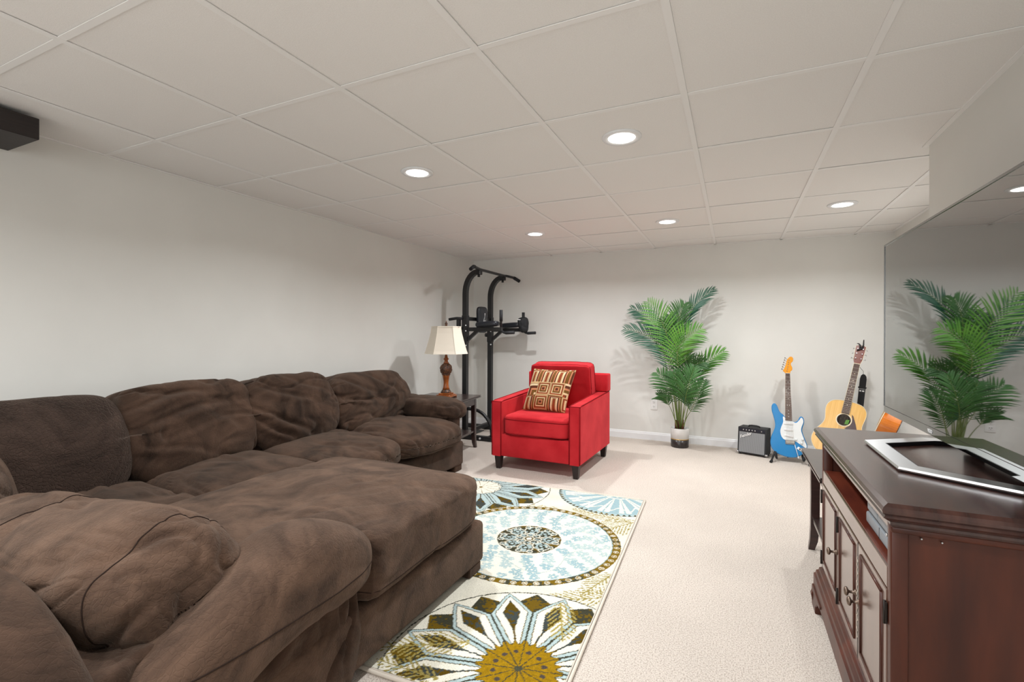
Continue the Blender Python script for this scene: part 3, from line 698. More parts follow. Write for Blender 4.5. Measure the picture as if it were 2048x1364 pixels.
# far right blue circle
r, a = polar(1.33, 2.13); RR = 0.425
put(r < RR, BLD); put((r < RR) & (r > RR-0.035), BLU); tri = ((a/5.0) % 1); put((r < RR-0.004) & (r > RR-0.034) & (np.abs(tri-0.5)*2 > (RR-r)/0.034), MIX)
pt = np.abs(((a+7) % 22)-11)
put((r < RR-0.05) & (r > 0.10) & (pt > 8.2-4*(r/RR)) & (pt < 10.0), CRM); put((np.abs(r-0.31-0.03*np.cos(np.radians(a*16))) < 0.008), CRM); put((np.abs(r-0.10) < 0.006), CRM)
put((r < 0.09) & (vnoise(qx, qy, 60, 12) > 0.55), CRM)
# central medallion
cx, cy = 1.008, 1.182
r, a = polar(cx, cy); R = 0.50
put(r < R+0.004, CRM); put(r < R, MIX); put(r < R, np.where((mot > 0.5)[:, None], OLV*1.05, DRK*1.3)); 
nb_ = 58; fa = ((a/360*nb_) % 1)-0.5; dm = np.hypot(fa*2*PI*0.478/nb_, r-0.478)
put((dm < 0.0145) & (dm > 0.0105), CRM*0.85); put((dm < 0.0105), OLV*1.3); put((dm < 0.007) & ((vnoise(qx, qy, 200, 33)) > 0.45), CRM)
put(r < 0.455, CRM)
put((r < 0.457) & (r > 0.452), BLD)
# scrolling leaf ornament: ring of little flowers and leaves
leafmask = np.zeros(len(px_), bool)
for (rad, cnt, sz, off) in ((0.222, 13, 0.036, 10), (0.27, 15, 0.040, 0), (0.325, 19, 0.040, 5), (0.38, 22, 0.038, 0), (0.428, 30, 0.030, 7)):
    for k in range(cnt):
        an = math.radians(off+360*k/cnt+(rng.rand()-0.5)*8); ox = cx+rad*math.cos(an); oy = cy+rad*math.sin(an)
        dx = qx-ox; dy = qy-oy; rr = np.hypot(dx, dy); sel = rr < sz
        th = np.arctan2(dy, dx)+rng.rand()*6
        npet = (5, 6, 3, 4)[rng.randint(0, 4)]
        leafmask |= sel & (rr < sz*(0.42+0.55*np.abs(np.cos(th*npet/2))**0.8)) & (rr > 0.006) & (np.abs(np.sin(th*npet/2)) > 0.07)
put(leafmask & (r < 0.448) & (r > 0.19), np.where((gm > 0.5)[:, None], BLU, BLD))
sp = np.abs(np.sin(np.radians(a*4.5))*0.055+0.325-r); put((sp < 0.0025) & (r > 0.2), BLU*0.9)
put(r < 0.184, CRM*0.95)
put(r < 0.178, np.where((mot > 0.66)[:, None], OLV*0.7, DRK))
for (rad, cnt, sz) in ((0.112, 8, 0.054), (0.155, 16, 0.02), (0.05, 8, 0.026)):
    for k in range(cnt):
        an = math.radians(11+360*(k+(0.5 if rad > 0.15 else 0))/cnt); ox = cx+rad*math.cos(an); oy = cy+rad*math.sin(an)
        dx = qx-ox; dy = qy-oy; u = dx*math.cos(an)+dy*math.sin(an); v = -dx*math.sin(an)+dy*math.cos(an)
        q = np.hypot(u/1.0, v/0.82)
        put((q < sz) & (q > sz-0.006), CRM*0.9); put(q < sz-0.010, np.where((vnoise(qx, qy, 85, 20) > 0.42)[:, None], BLU*0.85, DRK))
        put(q < sz*0.36, DRK); put(q < sz*0.2, BLU)
put(r < 0.016, CRM)
# near flower
r, ph, a, per = flower(1.345, 0.202, 0.478, 27.0, 12)
lobe = (np.abs(ph) > 2.0) & (np.abs(ph) < 12.5)
ry = np.where(np.abs(ph) < 12.8, 0.152-0.026*np.sin(PI*np.clip(np.abs(ph)/12.8, 0, 1)), 0.150)
put((r < ry+0.004), DRK); put(r < ry, MUS*(0.8+0.35*(vnoise(px_, py_, 130, 21)))[:, None])
put((r < ry) & (np.abs(np.abs(ph)-15) < np.degrees(0.0018/np.maximum(r, 0.01))), DRK); put(r < 0.014, DRK*1.4)
dd = np.hypot(r-0.088, r*np.radians(np.abs(ph))); put(dd < 0.0095, L3((74, 66, 60)))
# lacy ferns over the flower
fern(1.40, 0.52, 0.13, 0.06, 1.9, TAN*1.15); fern(0.98, 0.18, 0.16, 0.07, 0.5, TAN*1.15); fern(1.0, 0.05, 0.12, 0.05, 0.0, TAN)
zz = np.full(len(px_), 0.011)+(np.random.RandomState(9).rand(len(px_))-0.5)*0.0014
vs = np.stack([px_, py_, zz], 1).astype('f')
I, J = np.meshgrid(np.arange(nx), np.arange(ny), indexing='ij'); q = (I*(ny+1)+J).ravel()
fs = np.stack([q, q+ny+1, q+ny+2, q+1], 1).astype('i')
me = bpy.data.meshes.new('printed_pile'); me.vertices.add(len(vs)); me.vertices.foreach_set('co', vs.ravel())
me.loops.add(fs.size); me.loops.foreach_set('vertex_index', fs.ravel()); me.polygons.add(len(fs)); me.polygons.foreach_set('loop_start', np.arange(0, fs.size, 4, dtype='i')); me.update(calc_edges=True); me.validate()
paint(me, col); me.materials.append(M['rug'])
o = bpy.data.objects.new('pile', me); C.objects.link(o); o.parent = rug
obj('backing', MB().box(0.008, RW-0.008, 0.008, RL-0.008, 0.0005, 0.0095), M['rug_edge'], rug)
for p0, p1 in (((0, 0), (RW, 0)), ((RW, 0), (RW, RL)), ((RW, RL), (0, RL)), ((0, RL), (0, 0))):
    p0 = Vector((*p0, 0.007)); p1 = Vector((*p1, 0.007)); pts = [p0.lerp(p1, k/30)+Vector((0, 0, 0.001*math.sin(k*1.3))) for k in range(31)]
    obj('bound_edge', MB().tube(pts, 0.0068, 8), M['rug_edge'], rug)

# ------------------------------------------------------------------ media cabinet
mc = thing('media_cabinet', 'worn cherry wood media cabinet with panelled doors under the television', 'cabinet', (0.60, 1.885, 0))
yN, yF, xF, xBk, HT = 1.40, 2.37, 0.34, 0.865, 0.757
def wbox(name, b, m, par=mc, bev=0.002, seg=1, fn=None):
    mb = MB().bbox(*b, bev, seg)
    return obj(name, mb, m, par, True)
# moulded top, built as stacked profiles
pro = [(0.0, 0.700), (0.004, 0.706), (0.004, 0.712), (0.012, 0.718), (0.020, 0.724), (0.016, 0.730), (0.022, 0.735), (0.024, 0.742), (0.020, 0.750), (0.010, 0.757)]
rings = [[(xF-0.004-d, yN-0.014-d, z), (xBk, yN-0.014-d, z), (xBk, yF+0.014+d, z), (xF-0.004-d, yF+0.014+d, z)] for d, z in pro]
obj('top', MB().loft(rings), M['worn'], mc, True)
wbox('side_panel', (xF+0.002, xBk, yN+0.008, yN+0.024, 0.15, 0.70), M['cherry'])
wbox('side_panel', (xF+0.002, xBk, yF-0.024, yF-0.008, 0.15, 0.70), M['cherry'])
for y0, y1 in ((yN, yN+0.030), (yF-0.030, yF)):
    wbox('corner_post', (xF-0.002, xF+0.032, y0, y1, 0.15, 0.70), M['cherry'], bev=0.003, seg=2)
    wbox('corner_post', (xBk-0.04, xBk, y0, y1, 0.15, 0.70), M['cherry'], bev=0.003, seg=2)
wbox('end_rail', (xF+0.034, xBk-0.04, yN+0.001, yN+0.01, 0.15, 0.20), M['cherry'])
wbox('end_moulding', (xF-0.004, xBk, yN-0.010, yN, 0.684, 0.70), M['cherry'], bev=0.004, seg=2)
wbox('shelf', (xF+0.004, xBk-0.012, yN+0.026, yF-0.026, 0.566, 0.588), M['cherry_shelf'])
wbox('back_panel', (xBk-0.010, xBk, yN+0.026, yF-0.026, 0.17, 0.70), M['cherry'])
wbox('bottom_panel', (xF+0.016, xBk-0.012, yN+0.026, yF-0.026, 0.165, 0.185), M['cherry'])
wbox('divider', (xF+0.016, xBk-0.012, 2.010, 2.026, 0.187, 0.564), M['cherry'])
wbox('top_rail', (xF-0.001, xF+0.016, yN+0.03, yF-0.03, 0.683, 0.699), M['cherry_front'])
wbox('shelf_rail', (xF-0.002, xF+0.004, yN+0.03, yF-0.03, 0.535, 0.588), M['cherry_front'])
def door(y0, y1, hinge, name='cabinet_door'):
    d = obj(name, MB().bbox(xF-0.004, xF+0.014, y0+0.0015, y1-0.0015, 0.188, 0.532, 0.002, 1), M['cherry_front'], mc, True)
    m_ = 0.038
    a0, a1, b0, b1 = y0+m_, y1-m_, 0.188+m_, 0.532-m_*0.6
    def bar(p0, p1):
        return MB().tube([p0, p1], 0.0045, 6)
    for (pa, pb) in (((a0, b0), (a1, b0)), ((a1, b0), (a1, b1)), ((a1, b1), (a0, b1)), ((a0, b1), (a0, b0))):
        obj('panel_moulding', bar((xF-0.0045, pa[0], pa[1]), (xF-0.0045, pb[0], pb[1])), M['cherry'], d, True)
    ky = y1-0.018 if hinge == 'near' else y0+0.018
    kz = 0.372 if hinge == 'far' else 0.362
    kn = MB()
    ring = lambda r, x: [(x, ky+r*math.cos(2*PI*j/14), kz+r*math.sin(2*PI*j/14)) for j in range(14)]
    kn.loft([ring(0.009, xF-0.004), ring(0.009, xF-0.007), ring(0.0045, xF-0.009), ring(0.004, xF-0.022), ring(0.012, xF-0.026), ring(0.0135, xF-0.030), ring(0.010, xF-0.034), ring(0.001, xF-0.036)], smooth=True)
    obj('knob', kn, M['pewter'], d, True)
    hy = y0 if hinge == 'near' else y1
    for hz in (0.225, 0.478):
        obj('hinge', MB().bbox(xF-0.0075, xF-0.003, hy-0.007, hy+0.007, hz-0.026, hz+0.026, 0.001, 1).cyl((xF-0.008, hy, hz-0.028), (xF-0.008, hy, hz+0.028), 0.003, 8), M['hinge'], d, True)
door(2.018, 2.345, 'far'); door(1.722, 2.016, 'far'); door(1.428, 1.718, 'near')
# chewed strip along the meeting edge of the pair of doors
rg = []
for k in range(41):
    z = 0.24+0.25*k/40; rg.append((xF-0.0052, 1.720+0.0035*math.sin(k*2.3)+random.uniform(-.002, .002), z))
obj('chipped_edge', MB().tube(rg, [0.0006+0.0016*random.random() for _ in rg], 5), M['rug_edge'], mc, True)['label'] = 'pale chipped strip where the two doors meet'
obj('door_gap', MB().box(xF-0.0044, xF-0.0035, 1.716, 1.7235, 0.19, 0.53), M['hinge'], mc, True)
# plinth with moulding and bracket feet
pro = [(-0.002, 0.175), (0.004, 0.172), (0.010, 0.166), (0.012, 0.156), (0.020, 0.150), (0.022, 0.138), (0.028, 0.132), (0.028, 0.060)]
rings = [[(xF-d, yN-d, z), (xBk, yN-d, z), (xBk, yF+d, z), (xF-d, yF+d, z)] for d, z in pro]
obj('plinth', MB().loft(rings), M['cherry'], mc, True)
for s, yy in ((1, yN-0.028), (-1, yF+0.028)):
    # bracket foot: curved profile along the front
    pf = [(0, 0.0), (-0.008, 0.03), (-0.012, 0.05), (-0.004, 0.07), (0, 0.085), (0.20, 0.085), (0.19, 0.07), (0.14, 0.062), (0.115, 0.045), (0.095, 0.03), (0.09, 0.0)]
    T = Matrix(((0, 1, 0, 0), (s, 0, 0, yy), (0, 0, 1, 0), (0, 0, 0, 1)))
    obj('bracket_foot', MB().prism(pf, xF-0.034, xF-0.004, T=T, bev=0.003), M['cherry'], mc, True)
    T2 = Matrix(((1, 0, 0, xF-0.028), (0, 1, 0, 0), (0, 0, 1, 0), (0, 0, 0, 1)))
    obj('bracket_foot', MB().prism(pf, min(yy, yy+s*0.03), max(yy, yy+s*0.03), T=T2, bev=0.003), M['cherry'], mc, True)
    obj('rear_foot', MB().bbox(xBk-0.07, xBk-0.01, min(yy+s*0.03, yy+s*0.09), max(yy+s*0.03, yy+s*0.09), 0, 0.07, 0.003, 1), M['cherry'], mc, True)
for yy in (1.43, 1.445):
    pass
for (x, z) in ((xF+0.055, 0.676), (xF+0.092, 0.674)):
    obj('screw_head', MB().cyl((x, yN+0.0065, z), (x, yN-0.001, z), 0.0018, 8), M['steel'], mc, True)
# device on the open shelf
dv = thing('media_box', 'flat grey media box with green sticker on the open cabinet shelf', 'electronics', (0.482, 1.585, 0.588), (0, 0, 0)); dv.scale = (1, 1, 1.45)
obj('base', MB().bbox(-0.115, 0.13, -0.135, 0.135, 0.0, 0.008, 0.002, 1), M['device_dark'], dv)
obj('lower_shell', MB().bbox(-0.125, 0.13, -0.14, 0.14, 0.007, 0.028, 0.003, 2), M['device'], dv)
obj('slot_band', MB().bbox(-0.119, 0.125, -0.138, 0.138, 0.027, 0.033, 0.001, 1), M['device_dark'], dv)
obj('upper_shell', MB().bbox(-0.122, 0.13, -0.14, 0.028, 0.032, 0.052, 0.003, 2), M['device'], dv)
obj('upper_shell', MB().bbox(-0.122, 0.13, 0.030, 0.14, 0.032, 0.052, 0.003, 2), M['device'], dv)
obj('sticker', MB().box(-0.118, -0.02, 0.034, 0.136, 0.0521, 0.0526), M['sticker'], dv)
for k in range(3):
    obj('button', MB().cyl((-0.121, -0.10+k*0.02, 0.030), (-0.124, -0.10+k*0.02, 0.030), 0.0035, 10), M['steel'], dv)
obj('seam_line', MB().box(-0.1256, -0.1248, -0.001, 0.001, 0.007, 0.028), M['device_dark'], dv)

# ------------------------------------------------------------------ television
TX, TY0, TY1, TZ0, TZ1 = 0.592, 1.235, 2.560, 0.818, 1.541
tv = thing('television', 'large flat screen television with glossy dark screen on the media cabinet', 'television', (TX+0.1, 1.90, HT))
obj('housing', MB().bbox(TX+0.004, TX+0.045, TY0, TY1, TZ0, TZ1, 0.004, 2), M['tv_frame'], tv, True)
obj('rear_housing', MB().bbox(TX+0.044, TX+0.085, TY0+0.22, TY1-0.22, TZ0+0.10, TZ1-0.18, 0.012, 2), M['black_pl'], tv, True)
obj('screen', MB().box(TX, TX+0.0045, TY0+0.007, TY1-0.007, TZ0+0.028, TZ1-0.007), M['tv'], tv, True)
obj('bezel', MB().box(TX-0.0005, TX+0.0045, TY0+0.001, TY1-0.001, TZ0, TZ0+0.0265), M['tv'], tv, True)['label'] = 'glossy lower bezel strip'
for b in ((TY0, TY1, TZ1-0.007, TZ1), (TY0, TY0+0.007, TZ0+0.027, TZ1-0.007), (TY1-0.007, TY1, TZ0+0.027, TZ1-0.007)):
    obj('frame_edge', MB().box(TX-0.002, TX+0.005, *b), M['tv_frame'], tv, True)
tm = text_mesh('VIZIO', 0.016, 0.0003, bold=0.0004)
tm.transform(Matrix.Translation((TX-0.0015, 2.02, TZ0+0.008)) @ Matrix(((0, 0, -1, 0), (-1, 0, 0, 0), (0, 1, 0, 0), (0, 0, 0, 1))))
link('maker_lettering', tm, M['white_paint'], tv, True)
# pedestal: open brushed frame
YC = 1.905; P0 = HT
outer = [(0.430, 0.195), (0.445, 0.205), (0.636, 0.338), (0.79, 0.36), (0.79, -0.36), (0.636, -0.338), (0.445, -0.205), (0.430, -0.195)]
inner = [(0.482, 0.165), (0.49, 0.170), (0.655, 0.285), (0.735, 0.30), (0.735, -0.30), (0.655, -0.285), (0.49, -0.170), (0.482, -0.165)]
def frame_loft(o_, i_, z0, z1, zi0, zi1):
    R = [[(x, YC+y, z1) for x, y in i_], [(x, YC+y, z1) for x, y in o_], [(x-0.002, YC+y*1.003, z0+0.004) for x, y in o_], [(x, YC+y, z0) for x, y in o_], [(x, YC+y, z0) for x, y in i_]]
    mb = MB().loft(R+[R[0]], cap=False); return mb
obj('pedestal', frame_loft(outer, inner, P0+0.004, P0+0.014, 0, 0), M['silver'], tv, True)
gl = [(x+0.003*(1 if x < 0.6 else -1), y*0.985) for x, y in inner]
k = len(inner)
obj('pedestal_inner_wall', MB().loft([[(x, YC+y, P0+0.0135) for x, y in inner], [(x, YC+y, P0+0.0005) for x, y in inner], [(x+(0.004 if x < 0.6 else -0.004), YC+y*0.985, P0+0.0005) for x, y in inner], [(x+(0.004 if x < 0.6 else -0.004), YC+y*0.985, P0+0.0135) for x, y in inner], [(x, YC+y, P0+0.0135) for x, y in inner]], cap=False), M['black_pl'], tv, True)
obj('pedestal_sole', frame_loft([(x+(0.006 if x < 0.6 else -0.006), y*0.975) for x, y in outer], inner, P0, P0+0.0045, 0, 0), M['black_pl'], tv, True)
for s in (-1, 1):
    obj('pedestal_neck', MB().bbox(0.70, 0.735, YC+s*0.16-0.03, YC+s*0.16+0.03, P0+0.010, 1.0, 0.003, 1).bbox(0.66, 0.71, YC+s*0.16-0.03, YC+s*0.16+0.03, 0.93, 1.0, 0.003, 1), M['black_metal'], tv, True)
obj('pedestal_neck', MB().bbox(0.69, 0.73, YC-0.16, YC+0.16, P0+0.02, P0+0.05, 0.003, 1), M['black_metal'], tv, True)

# ------------------------------------------------------------------ palm
pp = thing('potted_palm', 'tall artificial areca palm in a white and black pot against the back wall', 'plant', (-0.504, 5.19, 0))
PR = 0.090
obj('pot', MB().lathe([(PR*0.93, 0.0), (PR*0.97, 0.006), (PR*0.985, 0.082)], n=40), M['pot_black'], pp)['label'] = 'black lower band of the pot'
obj('pot_band', MB().lathe([(PR*0.985, 0.0815), (PR*0.99, 0.086), (PR*0.985, 0.0905)], n=40), M['pot_gold'], pp)
obj('pot_upper', MB().lathe([(PR*0.985, 0.090), (PR, 0.19), (PR*0.99, 0.196), (PR*0.94, 0.194), (PR*0.93, 0.165)], n=40), M['pot_white'], pp)['label'] = 'white upper part of the pot'
obj('soil', MB().lathe([(PR*0.93, 0.160), (PR*0.925, 0.175), (0.04, 0.182), (0.002, 0.184)], n=24), M['soil'], pp)
def bez(p, n):
    p = [Vector(q) for q in p]; out = []
    for i in range(n+1):
        t = i/n; q = p[:]
        while len(q) > 1: q = [q[k].lerp(q[k+1], t) for k in range(len(q)-1)]
        out.append(q[0])
    return out
def frond(base, start, tip, mt, L=0.20, nl=20, droop=0.25, bow=(0, 0, 0), nrm=(0, -1, 0.25), spread=50, asym=1.0, wd=0.0145, Lr=None):
    base = Vector(base); start = Vector(start); tip = Vector(tip)
    ctl = start+(start-base).normalized()*(tip-start).length*0.55+Vector(bow)
    st = bez([base, base.lerp(start, 0.5)+Vector((0, 0, 0.05)), start], 10); bl = bez([start, ctl, tip], 24)
    fr = MB()
    fr.tube(st+bl[1:], [0.0055*(1-0.55*i/10) for i in range(11)]+[0.0026*(1-0.8*i/24)+0.0004 for i in range(1, 25)], 5)
    stem = fr
    lf = MB(); N_ = Vector(nrm).normalized(); n_l = nl*2
    for i in range(n_l):
        t = (i//2+0.5)/nl; side = 1 if i % 2 else -1
        k = t*24; a = int(k); p = bl[a].lerp(bl[min(a+1, 24)], k-a); d = (bl[min(a+1, 24)]-bl[a]).normalized()
        sv = d.cross(N_).normalized()*side
        ln = L*(math.sin(PI*min(1, 0.16+t*0.80))**0.75)*(asym if side > 0 else 1)*random.uniform(0.92, 1.06)
        ang = math.radians(spread*(1-0.45*t)+random.uniform(-4, 4))
        dr = (d*math.cos(ang)+sv*math.sin(ang)+N_*random.uniform(0.0, 0.18)).normalized()
        perp = dr.cross(N_).normalized(); w_ = wd*(0.7+0.3*math.sin(PI*t))
        pts = [p, p+dr*ln*0.35+N_*0.004, p+dr*ln*0.7+Vector((0, 0, -droop*ln*0.12)), p+dr*ln+Vector((0, 0, -droop*ln*0.42))]
        ws = [w_*0.35, w_, w_*0.75, 0.0006]
        vv = []
        for q, w2 in zip(pts, ws): vv += [q-perp*w2/2, q+N_*w2*0.18, q+perp*w2/2]
        for q in range(3):
            b0 = q*3; 
        lf.add(vv, [(0, 1, 4, 3), (1, 2, 5, 4), (3, 4, 7, 6), (4, 5, 8, 7), (6, 7, 10, 9), (7, 8, 11, 10)])
    return stem, lf
# (base dx,dy) , blade start (x,y,z), tip, material, leaflet length ...
def W(u, v, y):   # photo position (crop pixels of the plant) -> world point at depth y
    uu = 1220+u/3.788; vv = 560+v/3.788
    a = uu-1024; b = vv-682+11.8; cr_, sr_ = math.cos(0.0034), math.sin(0.0034)
    X_ = (cr_*a+sr_*b)/952.4; Z_ = -(-sr_*a+cr_*b)/952.4
    c_, s_ = math.cos(-0.4362), math.sin(-0.4362)
    rx, ry = c_*X_+s_, -s_*X_+c_
    return Vector((rx*y/ry, y, 1.145+Z_*y/ry))
O_ = Vector((pp.location.x, pp.location.y, 0))
FR = [  # start(u,v,y) tip(u,v,y) mat L nl spread bow
    ((560, 400, 5.12), (785, 72, 5.18), 'leaf_dark', 0.22, 22, 34, (0, 0, -0.03)),
    ((455, 570, 5.02), (285, 165, 4.96), 'leaf_bright', 0.25, 24, 66, (0.02, 0, 0)),
    ((522, 470, 5.10), (560, 185, 5.10), 'leaf_mid', 0.24, 22, 46, (-0.03, 0, 0)),
    ((400, 520, 5.15), (160, 215, 5.22), 'leaf_dark', 0.22, 20, 48, (0, 0, 0.05)),
    ((455, 690, 5.06), (112, 370, 5.08), 'leaf_dark', 0.25, 26, 50, (0, 0, 0.03)),
    ((520, 660, 4.92), (690, 365, 4.82), 'leaf_bright', 0.25, 24, 62, (-0.06, 0, 0.02)),
    ((640, 790, 5.08), (862, 540, 5.05), 'leaf_bright', 0.22, 20, 44, (0, 0, 0.0)),
    ((500, 930, 4.98), (355, 700, 4.90), 'leaf_mid', 0.21, 20, 58, (-0.02, 0, 0.03)),
    ((565, 940, 4.92), (640, 660, 4.86), 'leaf_mid', 0.22, 22, 55, (0.0, 0, 0.0)),
    ((448, 952, 5.0), (370, 880, 4.94), 'leaf_mid', 0.15, 12, 40, (0, 0, 0.02)),
    ((608, 1000, 5.02), (712, 760, 4.98), 'leaf_mid', 0.19, 18, 48, (0.0, 0, 0)),
    ((530, 900, 4.95), (480, 700, 4.88), 'leaf_mid', 0.21, 20, 60, (0, 0, 0)),
    ((545, 800, 5.0), (570, 560, 4.95), 'leaf_mid', 0.22, 20, 58, (0.02, 0, 0)),
    ((480, 640, 5.16), (400, 300, 5.20), 'leaf_mid', 0.23, 20, 50, (0, 0, 0)),
    ((585, 760, 5.0), (720, 620, 4.9), 'leaf_mid', 0.19, 18, 52, (0, 0, 0.02)),
    ((500, 560, 5.12), (455, 270, 5.14), 'leaf_mid', 0.22, 20, 52, (0, 0, 0)),
    ((575, 960, 5.05), (560, 850, 5.0), 'leaf_dark', 0.15, 12, 40, (0, 0, 0)),
]
random.seed(11)
for k, (s_, t_, mt, L_, nl, sprd, bow) in enumerate(FR):
    bx = (W(s_[0], s_[1], s_[2]).x-O_.x)*0.22
    bx = max(-0.055, min(0.055, bx)); by = random.uniform(-0.035, 0.035)
    st, lf = frond((bx, by, 0.175), W(*s_)-O_, W(*t_)-O_, mt, L_, nl, bow=bow, spread=sprd, droop=0.35)
    fr = obj('frond', st, M['stem'], pp)
    o = obj('leaflets', lf, M[mt], fr, fixn=False)
    for p_ in o.data.polygons: p_.use_smooth = True
for (x, y, h) in ((-0.035, -0.02, 0.10), (0.03, -0.03, 0.11), (0.0, 0.03, 0.14), (-0.015, 0.0, 0.09)):
    obj('cane_stub', MB().tube([(x, y, 0.175), (x*1.1, y, 0.175+h)], [0.013, 0.009], 8), M['stem_brown'], pp)

# ------------------------------------------------------------------ amplifier
am = thing('guitar_amplifier', 'small black practice amplifier with grey grille cloth beside the blue guitar', 'amplifier', (0.178, 5.165, 0), (0, 0, math.radians(-19)))
aw, ah, ad = 0.128, 0.262, 0.075
ab = MB().prism([(-ad, 0.016), (-ad+0.022, ah), (ad, ah), (ad, 0.016)], -aw, aw, T=Matrix(((0, 1, 0, 0), (1, 0, 0, 0), (0, 0, 1, 0), (0, 0, 0, 1))), bev=0.006)
obj('cabinet', ab, M['amp_black'], am)
def fz(z): return -ad+0.022*(z-0.016)/(ah-0.016)
sl = math.atan2(0.022, ah-0.016)
TA = lambda z, d=0.0: Matrix.Translation((0, fz(z)-d, z)) @ Matrix.Rotation(-sl, 4, 'X')
m, nt, p = newmat('grille_cloth'); N, L = nt.nodes, nt.links
tc = N.new('ShaderNodeTexCoord'); wv = N.new('ShaderNodeTexWave'); wv.inputs['Scale'].default_value = 55; wv.bands_direction = 'X'; cr = N.new('ShaderNodeValToRGB')
cr.color_ramp.elements[0].color = (*lin((104, 106, 108)), 1); cr.color_ramp.elements[1].color = (*lin((158, 160, 162)), 1); L.new(tc.outputs['Object'], wv.inputs[0]); L.new(wv.outputs[0], cr.inputs[0]); L.new(cr.outputs[0], p.inputs['Base Color']); p.inputs['Roughness'].default_value = 0.8
obj('grille', MB().box(-aw+0.014, aw-0.014, -0.003, 0.002, -0.098, 0.096, T=TA(0.122)), m, am)
obj('control_panel', MB().box(-aw+0.014, aw-0.014, -0.003, 0.002, -0.014, 0.014, T=TA(0.238)), M['amp_panel'], am)
for k in range(5):
    obj('knob', MB().lathe([(0.0075, 0.0), (0.0065, 0.008), (0.0045, 0.010), (0.001, 0.0105)], n=12), M['steel'], am).matrix_local = TA(0.238, 0.003) @ Matrix.Translation((-0.075+k*0.026, 0, 0)) @ Matrix.Rotation(PI/2, 4, 'X')
obj('input_jack', MB().lathe([(0.006, 0.0), (0.006, 0.003), (0.003, 0.003)], n=12), M['steel'], am).matrix_local = TA(0.238, 0.003) @ Matrix.Translation((0.085, 0, 0)) @ Matrix.Rotation(PI/2, 4, 'X')
tm = text_mesh('Fender', 0.040, 0.0012, shear=0.35, bold=0.0009)
tm.transform(TA(0.188, 0.004) @ Matrix.Translation((-0.052, 0, -0.012)) @ Matrix.Rotation(math.radians(-24), 4, 'Y') @ Matrix.Rotation(PI/2, 4, 'X'))
link('script_logo', tm, M['white_paint'], am)['label'] = 'white slanted script lettering'
tm2 = text_mesh('Fender', 0.040, 0.0010, shear=0.35, bold=0.0022)
tm2.transform(TA(0.188, 0.0032) @ Matrix.Translation((-0.051, 0, -0.0135)) @ Matrix.Rotation(math.radians(-24), 4, 'Y') @ Matrix.Rotation(PI/2, 4, 'X'))
link('logo_shadow', tm2, M['black_pl'], am)
obj('handle', MB().tube([(-0.05, 0.01, ah-0.002), (-0.045, 0.01, ah+0.010), (-0.02, 0.01, ah+0.014), (0.02, 0.01, ah+0.014), (0.045, 0.01, ah+0.010), (0.05, 0.01, ah-0.002)], 0.007, 8), M['black_pl'], am)
for sx_ in (-1, 1):
    for y_ in (-ad+0.012, ad-0.012):
        obj('corner_protector', MB().bbox(sx_*aw-0.012, sx_*aw+0.012, y_-0.013, y_+0.013, 0.012, 0.03, 0.004), M['steel'], am)
        obj('foot', MB().lathe([(0.010, 0.0), (0.011, 0.016)], sx_*(aw-0.02), y_, 10), M['black_pl'], am)

# ------------------------------------------------------------------ guitars
def cr_closed(p, n=5):
    out = []; k = len(p)
    for i in range(k):
        p0, p1, p2, p3 = [Vector((*p[(i+j-1) % k], 0)) for j in range(4)]
        for q in range(n):
            t = q/n
            v = 0.5*((2*p1)+(-p0+p2)*t+(2*p0-5*p1+4*p2-p3)*t*t+(-p0+3*p1-3*p2+p3)*t**3); out.append((v.x, v.y))
    return out
def G(pts, sx=0.000669, sz=0.000788, ox=700, oz=1262): return [((x-ox)*sx, (oz-y)*sz) for x, y in pts]
eg = thing('electric_guitar', 'blue electric guitar with white pickguard leaning on a black floor stand', 'guitar', (0.452, 4.99, 0.040), (math.radians(-12), 0, 0))
body = G([(668, 800), (640, 772), (612, 752), (592, 722), (580, 690), (562, 660), (538, 648), (514, 662), (504, 696), (508, 745), (526, 805), (543, 870), (542, 930), (518, 990), (492, 1055), (486, 1120), (508, 1180), (565, 1226), (640, 1250), (720, 1260), (790, 1252), (850, 1222), (900, 1175), (922, 1120), (905, 1060), (880, 1000), (866, 945), (874, 905), (889, 865), (891, 825), (880, 796), (858, 784), (838, 796), (824, 824), (798, 848), (752, 846)])
bp_ = cr_closed(body, 4)
obj('body', MB().prism(bp_, -0.022, 0.022, bev=0.006), M['blue'], eg)
pg = cr_closed(G([(640, 800), (668, 812), (672, 838), (745, 846), (795, 862), (832, 830), (855, 800), (874, 812), (880, 850), (860, 900), (852, 945), (868, 1000), (892, 1060), (912, 1110), (905, 1138), (868, 1120), (820, 1092), (775, 1070), (700, 1066), (650, 1060), (618, 1025), (606, 970), (618, 920), (642, 860)]), 4)
pgo = obj('pickguard', MB().prism(pg, -0.0245, -0.0218), M['pickguard'], eg)
def gp(x, y): return G([(x, y)])[0]
for (x, y, r) in ((706, 877, 0), (707, 948, -2), (708, 1018, -10)):
    a, b = gp(x, y); T = Matrix.Translation((a, 0, b)) @ Matrix.Rotation(math.radians(-r), 4, 'Y')
    pk = obj('pickup', MB().bbox(-0.037, 0.037, -0.0300, -0.0240, -0.0085, 0.0085, 0.003, 2, T=T), M['trim'], eg)
    for q in range(6): obj('pole_piece', MB().cyl(T @ Vector((-0.026+q*0.0104, -0.0306, 0)), T @ Vector((-0.026+q*0.0104, -0.0298, 0)), 0.0022, 8), M['string'], pk)
a, b = gp(720, 1086)
br = obj('bridge', MB().bbox(a-0.038, a+0.038, -0.0290, -0.0215, b-0.020, b+0.018, 0.002, 1), M['steel'], eg)
for q in range(6): obj('saddle', MB().bbox(a-0.031+q*0.0108, a-0.022+q*0.0108, -0.033, -0.0288, b-0.008, b+0.012, 0.001, 1), M['string'], br)
